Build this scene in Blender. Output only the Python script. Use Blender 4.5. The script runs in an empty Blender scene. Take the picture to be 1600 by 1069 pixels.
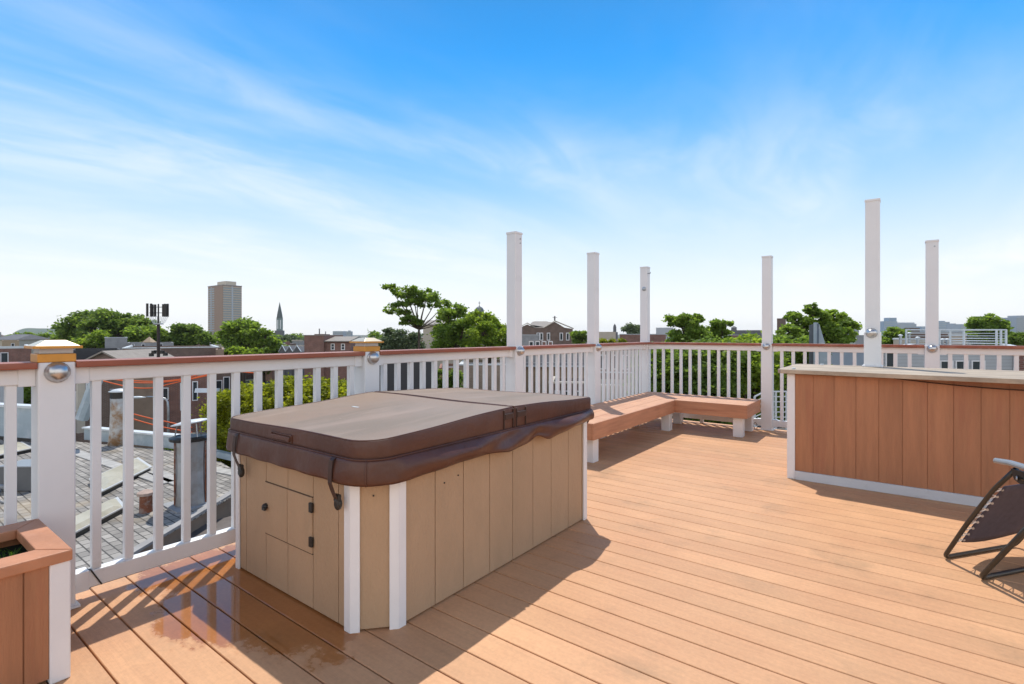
import bpy, math, random
import numpy as np
from mathutils import Vector, Matrix
R = math.radians
random.seed(7)
C = bpy.context.scene.collection
sc = bpy.context.scene

# ------------------------------------------------------------------ camera, sky, sun, exposure
FPX, YH, EYE = 805.0, 521.5, 1.2            # focal length and horizon in photo pixels, eye height in metres
TH = math.atan(610 / FPX)                   # heading: left of +Y
cam_d = bpy.data.cameras.new('camera'); cam = bpy.data.objects.new('camera', cam_d); C.objects.link(cam)
cam.location = (0, 0, EYE); cam.rotation_euler = (R(90), 0, TH)
cam_d.sensor_width = 36; cam_d.lens = FPX / 1600 * 36; cam_d.shift_y = -(534.5 - YH) / 1600
cam_d.clip_start = 0.05; cam_d.clip_end = 9000
sc.camera = cam

SUN = Vector((-.355, .367, 1.0)).normalized()
elev = math.asin(SUN.z)
sun_d = bpy.data.lights.new('sun', 'SUN'); sun_d.energy = 3.05; sun_d.angle = R(.55); sun_d.color = (1, .95, .87)
sun = bpy.data.objects.new('sun', sun_d); C.objects.link(sun)
sun.rotation_euler = (-SUN).to_track_quat('-Z', 'Y').to_euler(); sun.location = (-20, 20, 50)

world = bpy.data.worlds.new('World'); sc.world = world; world.use_nodes = True
def build_world():
    nt = world.node_tree; N = nt.nodes; L = nt.links; N.clear()
    def n(t, **k):
        o = N.new(t)
        for a, b in k.items(): setattr(o, a, b)
        return o
    def math_(op, a, b=None, c=None, clamp=False):
        m = n('ShaderNodeMath', operation=op); m.use_clamp = clamp
        for i, v in enumerate((a, b, c)):
            if v is None: continue
            if isinstance(v, (int, float)): m.inputs[i].default_value = v
            else: L.new(v, m.inputs[i])
        return m.outputs[0]
    out = n('ShaderNodeOutputWorld'); bg = n('ShaderNodeBackground'); bg.inputs['Strength'].default_value = .15
    sky = n('ShaderNodeTexSky', sky_type='NISHITA'); sky.sun_disc = False
    sky.sun_elevation = elev; sky.sun_rotation = math.atan2(SUN.x, SUN.y)
    sky.air_density = 1.0; sky.dust_density = .6; sky.ozone_density = 2.2; sky.altitude = 50
    tc = n('ShaderNodeTexCoord'); sep = n('ShaderNodeSeparateXYZ'); L.new(tc.outputs['Generated'], sep.inputs[0])
    z = math_('MAXIMUM', sep.outputs[2], 0.0)
    def mr(s_, a, b, c, d):
        q = n('ShaderNodeMapRange', interpolation_type='SMOOTHSTEP')
        for i, v in enumerate((a, b, c, d)): q.inputs[i + 1].default_value = v
        L.new(s_, q.inputs[0]); return q.outputs[0]
    def mixc(f, A, B):
        m = n('ShaderNodeMix', data_type='RGBA')
        for i, v in ((0, f), (6, A), (7, B)):
            if isinstance(v, (int, float)): m.inputs[i].default_value = v
            elif isinstance(v, tuple): m.inputs[i].default_value = (*v, 1)
            else: L.new(v, m.inputs[i])
        return m.outputs[2]
    # clear-air colour by elevation, blended over the physical sky
    cr = n('ShaderNodeValToRGB'); cr.color_ramp.interpolation = 'B_SPLINE'
    stops = ((0, (1.0, 1.0, 1.0)), (.09, (.90, .955, 1.0)), (.2, (.55, .775, 1.0)), (.30, (.22, .565, 1.0)), (.40, (.03, .405, .99)), (.50, (.0, .34, .95)), (.64, (.04, .22, .55)), (.8, (.12, .2, .4)))
    el = cr.color_ramp.elements
    while len(el) < len(stops): el.new(.5)
    for e_, (p_, c_) in zip(el, stops): e_.position = p_; e_.color = (*c_, 1)
    L.new(z, cr.inputs[0])
    sc_ = n('ShaderNodeVectorMath', operation='SCALE'); L.new(cr.outputs[0], sc_.inputs[0]); sc_.inputs['Scale'].default_value = SKYV
    col = mixc(.93, sky.outputs[0], sc_.outputs[0])
    # cirrus: stretched noise on the cloud plane
    zz = math_('ADD', z, .10)
    u = math_('DIVIDE', sep.outputs[0], zz); v = math_('DIVIDE', sep.outputs[1], zz)
    cb = n('ShaderNodeCombineXYZ'); L.new(u, cb.inputs[0]); L.new(v, cb.inputs[1])
    mp = n('ShaderNodeMapping'); mp.inputs['Rotation'].default_value = (0, 0, R(CLROT)); mp.inputs['Scale'].default_value = (1.0, .42, 1)
    mp.inputs['Location'].default_value = CLLOC
    L.new(cb.outputs[0], mp.inputs[0])
    n1 = n('ShaderNodeTexNoise'); n1.inputs['Scale'].default_value = 1.0; n1.inputs['Detail'].default_value = 10
    n1.inputs['Roughness'].default_value = .52; n1.inputs['Distortion'].default_value = .55; L.new(mp.outputs[0], n1.inputs['Vector'])
    n2 = n('ShaderNodeTexNoise'); n2.inputs['Scale'].default_value = .45; n2.inputs['Detail'].default_value = 3; L.new(mp.outputs[0], n2.inputs['Vector'])
    cl = math_('MULTIPLY', mr(n1.outputs[0], .34, .80, 0, 1), mr(n2.outputs[0], .34, .62, .3, 1))
    n3 = n('ShaderNodeTexNoise'); n3.inputs['Scale'].default_value = 2.7; n3.inputs['Detail'].default_value = 10; n3.inputs['Roughness'].default_value = .6; n3.inputs['Distortion'].default_value = 1.3; L.new(mp.outputs[0], n3.inputs['Vector'])
    cl = math_('MULTIPLY', cl, mr(n3.outputs[0], .28, .66, .55, 1.35))
    cl = math_('MULTIPLY', cl, .72, clamp=True); cl = math_('MULTIPLY', cl, mr(z, .28, .46, 1, .35))
    col = mixc(cl, col, (SKYV * 1.0, SKYV * 1.02, SKYV * 1.05))
    # unseen white sky added round the sun and behind the camera as fill light
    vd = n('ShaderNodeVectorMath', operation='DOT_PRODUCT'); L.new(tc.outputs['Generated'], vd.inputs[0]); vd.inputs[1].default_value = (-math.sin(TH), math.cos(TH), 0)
    col = mixc(math_('MULTIPLY', mr(vd.outputs['Value'], .15, -.45, 0, .95), mr(z, .35, .75, 1, 0)), col, (FILLV * 1.0, FILLV * .975, FILLV * .95))
    vs = n('ShaderNodeVectorMath', operation='DOT_PRODUCT'); L.new(tc.outputs['Generated'], vs.inputs[0]); vs.inputs[1].default_value = tuple(SUN)
    col = mixc(mr(vs.outputs["Value"], .95, 1.0, 0, .5), col, (FILLV, FILLV * .97, FILLV * .92))
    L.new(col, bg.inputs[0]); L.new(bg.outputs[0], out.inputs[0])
SKYV, FILLV, CLROT, CLLOC = 5.25, 7.4, -18, (3.6, 1.1, 0)
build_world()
sc.view_settings.view_transform = 'Standard'; sc.view_settings.look = 'None'
sc.view_settings.exposure = .42; sc.view_settings.gamma = 1
sc.render.engine = 'CYCLES'

def at(px, py, Z):
    """point seen at photo pixel (px, py) at depth Z metres along the view axis"""
    Xc = (px - 800) / FPX * Z; s, c = math.sin(TH), math.cos(TH)
    return Vector((-s * Z + c * Xc, c * Z + s * Xc, EYE - (py - YH) / FPX * Z))

# ------------------------------------------------------------------ materials
MATS = {}
def mat(name, col, rough=.6, var=.12, scale=6, bump=0, bscale=60, metal=0, dirt=None, stretch=(1, 1, 1), spec=.5, island=0, coat=0, dscale=2.5, dlo=.5, dhi=.72):
    m = bpy.data.materials.new(name); m.use_nodes = True; nt = m.node_tree; N = nt.nodes; L = nt.links
    p = N['Principled BSDF']; p.inputs['Roughness'].default_value = rough; p.inputs['Metallic'].default_value = metal
    p.inputs['Specular IOR Level'].default_value = spec; p.inputs['Coat Weight'].default_value = coat
    tc = N.new('ShaderNodeTexCoord'); mp = N.new('ShaderNodeMapping'); mp.inputs['Scale'].default_value = stretch
    L.new(tc.outputs['Object'], mp.inputs[0])
    no = N.new('ShaderNodeTexNoise'); no.inputs['Scale'].default_value = scale; no.inputs['Detail'].default_value = 6; no.inputs['Roughness'].default_value = .6
    L.new(mp.outputs[0], no.inputs['Vector'])
    mr = N.new('ShaderNodeMapRange'); mr.inputs['From Min'].default_value = .25; mr.inputs['From Max'].default_value = .75
    mr.inputs['To Min'].default_value = 1 - var; mr.inputs['To Max'].default_value = 1 + var; L.new(no.outputs[0], mr.inputs[0])
    src = mr.outputs[0]
    if island:
        g = N.new('ShaderNodeNewGeometry'); r = N.new('ShaderNodeMapRange'); r.inputs['To Min'].default_value = 1 - island; r.inputs['To Max'].default_value = 1 + island
        L.new(g.outputs['Random Per Island'], r.inputs[0]); mm = N.new('ShaderNodeMath'); mm.operation = 'MULTIPLY'
        L.new(src, mm.inputs[0]); L.new(r.outputs[0], mm.inputs[1]); src = mm.outputs[0]
    vm = N.new('ShaderNodeVectorMath'); vm.operation = 'SCALE'; vm.inputs[0].default_value = col[:3]; L.new(src, vm.inputs['Scale'])
    last = vm.outputs[0]
    if dirt:
        d = N.new('ShaderNodeTexNoise'); d.inputs['Scale'].default_value = dscale; d.inputs['Detail'].default_value = 8; d.inputs['Roughness'].default_value = .65
        L.new(mp.outputs[0], d.inputs['Vector'])
        dr = N.new('ShaderNodeMapRange'); dr.inputs['From Min'].default_value = dlo; dr.inputs['From Max'].default_value = dhi; L.new(d.outputs[0], dr.inputs[0])
        mx = N.new('ShaderNodeMix'); mx.data_type = 'RGBA'; L.new(dr.outputs[0], mx.inputs[0]); L.new(last, mx.inputs[6]); mx.inputs[7].default_value = (*dirt, 1)
        last = mx.outputs[2]
    L.new(last, p.inputs['Base Color'])
    if bump:
        bn = N.new('ShaderNodeTexNoise'); bn.inputs['Scale'].default_value = bscale; bn.inputs['Detail'].default_value = 4; L.new(mp.outputs[0], bn.inputs['Vector'])
        b = N.new('ShaderNodeBump'); b.inputs['Strength'].default_value = bump; b.inputs['Distance'].default_value = .004
        L.new(bn.outputs[0], b.inputs['Height']); L.new(b.outputs[0], p.inputs['Normal'])
    MATS[name] = m; return m

def brick_mat(name, c1, c2, mortar, bw=.22, bh=.075, ms=.012, rough=.85, axis='XZ', var=.25, dirt=None, offs=.5, island=0):
    m = mat(name, (1, 1, 1), rough, var, 1.3); nt = m.node_tree; N = nt.nodes; L = nt.links
    p = N['Principled BSDF']; tc = [x for x in N if x.type == 'TEX_COORD'][0]
    sp = N.new('ShaderNodeSeparateXYZ'); L.new(tc.outputs['Object'], sp.inputs[0]); cb = N.new('ShaderNodeCombineXYZ')
    if axis == 'XZ':
        ad = N.new('ShaderNodeMath'); ad.operation = 'ADD'; L.new(sp.outputs[0], ad.inputs[0]); L.new(sp.outputs[1], ad.inputs[1])
        L.new(ad.outputs[0], cb.inputs[0]); L.new(sp.outputs[2], cb.inputs[1])
    else:
        L.new(sp.outputs[0], cb.inputs[0]); L.new(sp.outputs[1], cb.inputs[1])
    br = N.new('ShaderNodeTexBrick'); br.inputs['Color1'].default_value = (*c1, 1); br.inputs['Color2'].default_value = (*c2, 1); br.inputs['Mortar'].default_value = (*mortar, 1)
    br.inputs['Scale'].default_value = 1; br.inputs['Brick Width'].default_value = bw; br.inputs['Row Height'].default_value = bh; br.inputs['Mortar Size'].default_value = ms
    br.offset = offs; br.inputs['Mortar Smooth'].default_value = .3
    L.new(cb.outputs[0], br.inputs['Vector'])
    old = p.inputs['Base Color'].links[0].from_socket
    mx = N.new('ShaderNodeMix'); mx.data_type = 'RGBA'; mx.blend_type = 'MULTIPLY'; mx.inputs[0].default_value = 1
    L.new(old, mx.inputs[6]); L.new(br.outputs[0], mx.inputs[7]); last = mx.outputs[2]
    if dirt:
        d = N.new('ShaderNodeTexNoise'); d.inputs['Scale'].default_value = .7; d.inputs['Detail'].default_value = 8
        L.new(tc.outputs['Object'], d.inputs['Vector']); dr = N.new('ShaderNodeMapRange'); dr.inputs['From Min'].default_value = .56; dr.inputs['From Max'].default_value = .72
        dr.inputs['To Max'].default_value = .6
        L.new(d.outputs[0], dr.inputs[0]); m2 = N.new('ShaderNodeMix'); m2.data_type = 'RGBA'; L.new(dr.outputs[0], m2.inputs[0]); L.new(last, m2.inputs[6]); m2.inputs[7].default_value = (*dirt, 1)
        last = m2.outputs[2]
    L.new(last, p.inputs['Base Color'])
    return m

def leaf_mat(name, c_dark, c_light, tr=.55):
    m = bpy.data.materials.new(name); m.use_nodes = True; nt = m.node_tree; N = nt.nodes; L = nt.links; N.clear()
    out = N.new('ShaderNodeOutputMaterial'); d = N.new('ShaderNodeBsdfPrincipled'); d.inputs['Roughness'].default_value = .55; d.inputs['Specular IOR Level'].default_value = .3
    t = N.new('ShaderNodeBsdfTranslucent'); mx = N.new('ShaderNodeMixShader'); mx.inputs[0].default_value = tr
    g = N.new('ShaderNodeNewGeometry'); tc = N.new('ShaderNodeTexCoord'); no = N.new('ShaderNodeTexNoise'); no.inputs['Scale'].default_value = .9; no.inputs['Detail'].default_value = 3
    L.new(tc.outputs['Object'], no.inputs['Vector'])
    a = N.new('ShaderNodeMath'); a.operation = 'MULTIPLY_ADD'; L.new(g.outputs['Random Per Island'], a.inputs[0]); a.inputs[1].default_value = .55
    mr = N.new('ShaderNodeMapRange'); mr.inputs['From Min'].default_value = .3; mr.inputs['From Max'].default_value = .7; mr.inputs['To Max'].default_value = .45; L.new(no.outputs[0], mr.inputs[0])
    L.new(mr.outputs[0], a.inputs[2])
    c = N.new('ShaderNodeMix'); c.data_type = 'RGBA'; L.new(a.outputs[0], c.inputs[0]); c.inputs[6].default_value = (*c_dark, 1); c.inputs[7].default_value = (*c_light, 1)
    L.new(c.outputs[2], d.inputs['Base Color']); tv = N.new('ShaderNodeVectorMath'); tv.operation = 'MULTIPLY'; L.new(c.outputs[2], tv.inputs[0]); tv.inputs[1].default_value = (1.75, 1.7, 1.0); L.new(tv.outputs[0], t.inputs['Color'])
    L.new(d.outputs[0], mx.inputs[1]); L.new(t.outputs[0], mx.inputs[2]); L.new(mx.outputs[0], out.inputs[0])
    MATS[name] = m; return m

WHITE = mat('white_vinyl', (.77, .78, .785), .4, .05, 3, dirt=(.52, .5, .46), dscale=5, dlo=.62, dhi=.88, bump=.12, bscale=30, spec=.4)
WHITE2 = mat('white_paint_trim', (.76, .76, .77), .5, .05, 5, dirt=(.42, .38, .33), dscale=7, dlo=.66, dhi=.8, bump=.2, bscale=40)
WORN = mat('worn_white_base', (.58, .6, .62), .6, .1, 6, dirt=(.3, .27, .25), dscale=5, dlo=.5, dhi=.8, stretch=(.4, 1, 1))
CAPR = mat('red_brown_handrail', (.30, .085, .045), .45, .18, 8, stretch=(3, .6, 3), dirt=(.42, .2, .14), dlo=.5, dhi=.8)
NICKEL = mat('brushed_nickel', (.55, .54, .53), .3, .08, 20, metal=.9)
COPPER = mat('copper_collar', (.62, .29, .055), .38, .12, 20, metal=.35)
COPPERROOF = mat('copper_cap_roof', (.8, .68, .48), .3, .08, 20, metal=.5)
TAN = mat('tan_siding', (.44, .295, .18), .78, .05, 3, bump=1.0, bscale=60, stretch=(1.6, 1.6, .7), dirt=(.37, .255, .155), dscale=2, dlo=.48, dhi=.85, island=.03)
BLACK = mat('black_plastic', (.02, .018, .016), .45, .1)
VINYL = mat('brown_vinyl', (.085, .031, .018), .42, .22, 4, bump=.9, bscale=20, dirt=(.11, .05, .035), spec=.5)
STRAP = mat('brown_strap', (.05, .024, .017), .5, .2, 10)
REDW = mat('redwood_stain', (.39, .172, .083), .62, .18, 3.5, bump=.6, bscale=26, stretch=(5, 5, .5), dirt=(.34, .125, .065), dscale=2.2, dlo=.5, dhi=.78, island=.07)
RIM = mat('redwood_rim', (.47, .205, .105), .55, .2, 6, bump=.4, bscale=50, dirt=(.62, .32, .2), dscale=5, dlo=.55, dhi=.8)
BENCHM = mat('bench_boards', (.58, .31, .18), .6, .12, 5, bump=.3, bscale=60, stretch=(1, 1, 1), dirt=(.44, .19, .11), dscale=3.5, dlo=.5, dhi=.85)
FASCIA = mat('bench_fascia', (.49, .235, .13), .6, .18, 6, bump=.4, bscale=60, stretch=(.4, .4, 4), dirt=(.3, .11, .06), dscale=5, dlo=.55, dhi=.8)
COUNTER = mat('weathered_counter', (.44, .355, .26), .65, .35, 6, bump=.5, bscale=50, stretch=(.5, 3, 1), dirt=(.28, .22, .16), dscale=5, dlo=.47, dhi=.66)
SOIL = mat('soil_and_moss', (.012, .018, .008), .95, .8, 9, bump=1, bscale=30, dirt=(.03, .055, .012), dscale=6)
STEELD = mat('dark_steel_tube', (.055, .05, .042), .35, .2, 15, metal=.5)
MESHF = mat('purple_black_mesh', (.07, .06, .085), .8, .2, 30, bump=.8, bscale=500)
GREYP = mat('grey_plastic', (.22, .23, .24), .3, .08, 10)
LACE = mat('lace_cord', (.5, .42, .36), .5, .3, 30)
BARK = mat('bark', (.07, .05, .035), .9, .35, 6, stretch=(1, 1, .3))
GLASSD = mat('window_glass', (.035, .045, .055), .08, .3, 2, spec=.8)
FROST = mat('lantern_glass', (.5, .5, .5), .15, .08, 10, spec=.7)
GALV = mat('galvanised_metal', (.40, .43, .46), .38, .2, 4, metal=.75, dirt=(.3, .25, .2), dscale=3, dlo=.5, dhi=.75)
RUSTW = mat('rusty_white_metal', (.5, .5, .48), .6, .2, 5, dirt=(.3, .17, .08), dscale=3, dlo=.42, dhi=.6)
RUST = mat('rust', (.2, .07, .035), .8, .4, 8, dirt=(.35, .33, .3), dscale=6)
ORANGE = mat('orange_rope', (.8, .13, .02), .55, .1, 20)
STEELW = mat('pale_metal', (.6, .64, .66), .45, .08, 4, metal=.1)
BLUEW = mat('pale_blue_metal', (.33, .41, .46), .45, .1, 3, dirt=(.5, .55, .58))
SKYL = mat('yellowed_skylight', (.42, .38, .27), .35, .15, 4, dirt=(.5, .46, .36), dscale=3)
ALU = mat('aluminium_frame', (.62, .61, .58), .4, .1, 5, metal=.5)
TAR = mat('dark_flat_roof', (.085, .08, .078), .9, .25, 1.5, dirt=(.14, .13, .12))
GRAVEL = mat('pale_flat_roof', (.4, .39, .37), .9, .2, 1.2, dirt=(.25, .24, .22), dscale=.8)
STONE = mat('cream_stone', (.48, .43, .35), .8, .12, 3)
TANST = mat('tan_stucco', (.30, .22, .16), .85, .15, 1.5, dirt=(.2, .14, .1), dscale=.8)
BEIGE = mat('beige_stucco', (.42, .32, .22), .85, .12, 1.5)
GREYST = mat('grey_stucco', (.3, .31, .32), .8, .12, 1.5, dirt=(.22, .22, .23), dscale=1)
DARKSID = mat('dark_grey_siding', (.045, .046, .05), .7, .1, 2)
LTGREY = mat('light_grey_panel', (.42, .45, .48), .6, .06, 2)
SLATE = mat('slate_roof', (.13, .13, .14), .8, .2, 2)
SLATE2 = mat('pale_shingle_roof', (.27, .24, .21), .85, .15, 2)
COPG = mat('weathered_copper', (.16, .22, .21), .6, .2, 1.5)
PINKBR = mat('tower_brown_panel', (.33, .225, .16), .8, .06, .4)
TOWERW = mat('tower_window_band', (.28, .33, .34), .35, .12, .6)
TOWERL = mat('tower_light_slab', (.55, .48, .38), .7, .06, .4)
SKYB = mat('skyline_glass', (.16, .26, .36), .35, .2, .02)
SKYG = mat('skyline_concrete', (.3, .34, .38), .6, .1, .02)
ASPH = mat('asphalt', (.055, .055, .057), .9, .2, .3)
EARTH = mat('city_ground', (.10, .105, .085), .95, .4, .02, dirt=(.05, .08, .03), dscale=.01)
HILL = mat('wooded_hill', (.05, .085, .04), .95, .3, .03)
BRK1 = brick_mat('red_brick', (.23, .085, .06), (.17, .06, .045), (.26, .22, .19))
BRK2 = brick_mat('brown_brick', (.17, .105, .08), (.13, .08, .06), (.2, .17, .15))
BRK3 = brick_mat('orange_brick', (.30, .13, .08), (.24, .1, .06), (.3, .26, .22))
BRK4 = brick_mat('tan_brick', (.33, .25, .18), (.28, .2, .14), (.35, .3, .25))
SHING = brick_mat('grey_shingles', (.36, .335, .30), (.20, .185, .165), (.06, .055, .05), bw=.23, bh=.145, ms=.013, axis='XY', var=.38, dirt=(.42, .31, .17))
LF_A = leaf_mat('leaves_mid', (.075, .13, .025), (.27, .38, .07))
LF_B = leaf_mat('leaves_yellow', (.09, .12, .008), (.34, .36, .03))
LF_C = leaf_mat('leaves_bluish', (.065, .10, .055), (.21, .27, .15), .25)
LF_D = leaf_mat('leaves_dark', (.07, .12, .03), (.22, .31, .07))
LF_E = leaf_mat('leaves_light', (.09, .15, .02), (.28, .38, .06))

def deck_mat():
    m = mat('composite_decking', (.58, .315, .158), .55, .07, 4, stretch=(1, 1, 1), island=.12, dirt=(.53, .265, .13), dscale=1.3, dlo=.42, dhi=.75)
    nt = m.node_tree; N = nt.nodes; L = nt.links; p = N['Principled BSDF']
    tc = [x for x in N if x.type == 'TEX_COORD'][0]
    def noise(sc_, st, det=8, ro=.65):
        mp = N.new('ShaderNodeMapping'); mp.inputs['Scale'].default_value = st; L.new(tc.outputs['Object'], mp.inputs[0])
        n_ = N.new('ShaderNodeTexNoise'); n_.inputs['Scale'].default_value = sc_; n_.inputs['Detail'].default_value = det; n_.inputs['Roughness'].default_value = ro
        L.new(mp.outputs[0], n_.inputs['Vector']); return n_.outputs[0]
    def mr(s, a, b, c, d, sm=True):
        q = N.new('ShaderNodeMapRange'); q.interpolation_type = 'SMOOTHSTEP' if sm else 'LINEAR'
        for i, v in enumerate((a, b, c, d)): q.inputs[i + 1].default_value = v
        L.new(s, q.inputs[0]); return q.outputs[0]
    def mth(op, a, b):
        q = N.new('ShaderNodeMath'); q.operation = op
        for i, v in enumerate((a, b)):
            if isinstance(v, (int, float)): q.inputs[i].default_value = v
            else: L.new(v, q.inputs[i])
        return q.outputs[0]
    last = p.inputs['Base Color'].links[0].from_socket
    def mul(last, fac):
        v = N.new('ShaderNodeVectorMath'); v.operation = 'SCALE'; L.new(last, v.inputs[0]); L.new(fac, v.inputs['Scale']); return v.outputs[0]
    last = mul(last, mr(noise(9, (.25, 5, 1)), .25, .75, .91, 1.08, False))      # streaks along the boards
    last = mul(last, mr(noise(60, (1, 1, 1), 3), .3, .7, .93, 1.07, False))       # speckle
    # algae and scuffs
    st = mr(noise(2.1, (1, 1, 1)), .52, .74, 0, .5)
    mx = N.new('ShaderNodeMix'); mx.data_type = 'RGBA'; L.new(st, mx.inputs[0]); L.new(last, mx.inputs[6]); mx.inputs[7].default_value = (.27, .17, .09, 1); last = mx.outputs[2]
    sp = mr(noise(26, (1, 1, 1), 4), .73, .78, 0, .5)
    mx = N.new('ShaderNodeMix'); mx.data_type = 'RGBA'; L.new(sp, mx.inputs[0]); L.new(last, mx.inputs[6]); mx.inputs[7].default_value = (.2, .14, .09, 1); last = mx.outputs[2]
    # spilled water between railing and tub
    s = N.new('ShaderNodeSeparateXYZ'); L.new(tc.outputs['Object'], s.inputs[0])
    dx = mth('DIVIDE', mth('ADD', s.outputs[0], 2.42), .74); dy = mth('DIVIDE', mth('SUBTRACT', s.outputs[1], 1.17), .37)
    dd = mth('SQRT', mth('ADD', mth('MULTIPLY', dx, dx), mth('MULTIPLY', dy, dy)), 0)
    dd = mth('ADD', dd, mth('MULTIPLY', mth('SUBTRACT', noise(3.2, (1, 1.4, 1)), .5), 1.5))
    wet = mr(dd, .86, 1.03, 1, 0)
    dark = N.new('ShaderNodeMix'); dark.data_type = 'RGBA'; dark.blend_type = 'MULTIPLY'; dark.inputs[0].default_value = 1; L.new(last, dark.inputs[6]); dark.inputs[7].default_value = (.66, .48, .30, 1)
    mx = N.new('ShaderNodeMix'); mx.data_type = 'RGBA'; L.new(wet, mx.inputs[0]); L.new(last, mx.inputs[6]); L.new(dark.outputs[2], mx.inputs[7]); last = mx.outputs[2]
    L.new(last, p.inputs['Base Color'])
    L.new(mr(wet, 0, 1, .58, .035), p.inputs['Roughness'])
    b = N.new('ShaderNodeBump'); b.inputs['Distance'].default_value = .003; L.new(mr(wet, 0, 1, .35, .01), b.inputs['Strength'])
    L.new(noise(45, (.3, 3, 1), 4), b.inputs['Height']); L.new(b.outputs[0], p.inputs['Normal'])
    return m
DECK = deck_mat()

def cover_mat():
    m = mat('faded_cover_top', (.235, .155, .105), .55, .10, 5, bump=.3, bscale=120, dirt=(.21, .155, .115), dscale=2.2, dlo=.42, dhi=.7)
    nt = m.node_tree; N = nt.nodes; L = nt.links; p = N['Principled BSDF']; tc = [x for x in N if x.type == 'TEX_COORD'][0]
    last = p.inputs['Base Color'].links[0].from_socket
    for sc_, st, a, b, f, col in ((1.5, (2.6, .8, 1), .46, .66, .7, (.16, .115, .075)), (2.6, (3.2, .7, 1), .52, .72, .5, (.33, .23, .175)), (9, (1, 1, 1), .6, .75, .35, (.18, .13, .09)), (30, (1, 1, 1), .72, .78, .5, (.45, .38, .32))):
        mp = N.new('ShaderNodeMapping'); mp.inputs['Scale'].default_value = st; mp.inputs['Rotation'].default_value = (0, 0, R(25)); L.new(tc.outputs['Object'], mp.inputs[0])
        n_ = N.new('ShaderNodeTexNoise'); n_.inputs['Scale'].default_value = sc_; n_.inputs['Detail'].default_value = 7; L.new(mp.outputs[0], n_.inputs['Vector'])
        q = N.new('ShaderNodeMapRange'); q.interpolation_type = 'SMOOTHSTEP'; q.inputs[1].default_value = a; q.inputs[2].default_value = b; q.inputs[4].default_value = f; L.new(n_.outputs[0], q.inputs[0])
        mx = N.new('ShaderNodeMix'); mx.data_type = 'RGBA'; L.new(q.outputs[0], mx.inputs[0]); L.new(last, mx.inputs[6]); mx.inputs[7].default_value = (*col, 1); last = mx.outputs[2]
    L.new(last, p.inputs['Base Color']); return m
COVER = cover_mat()

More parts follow.
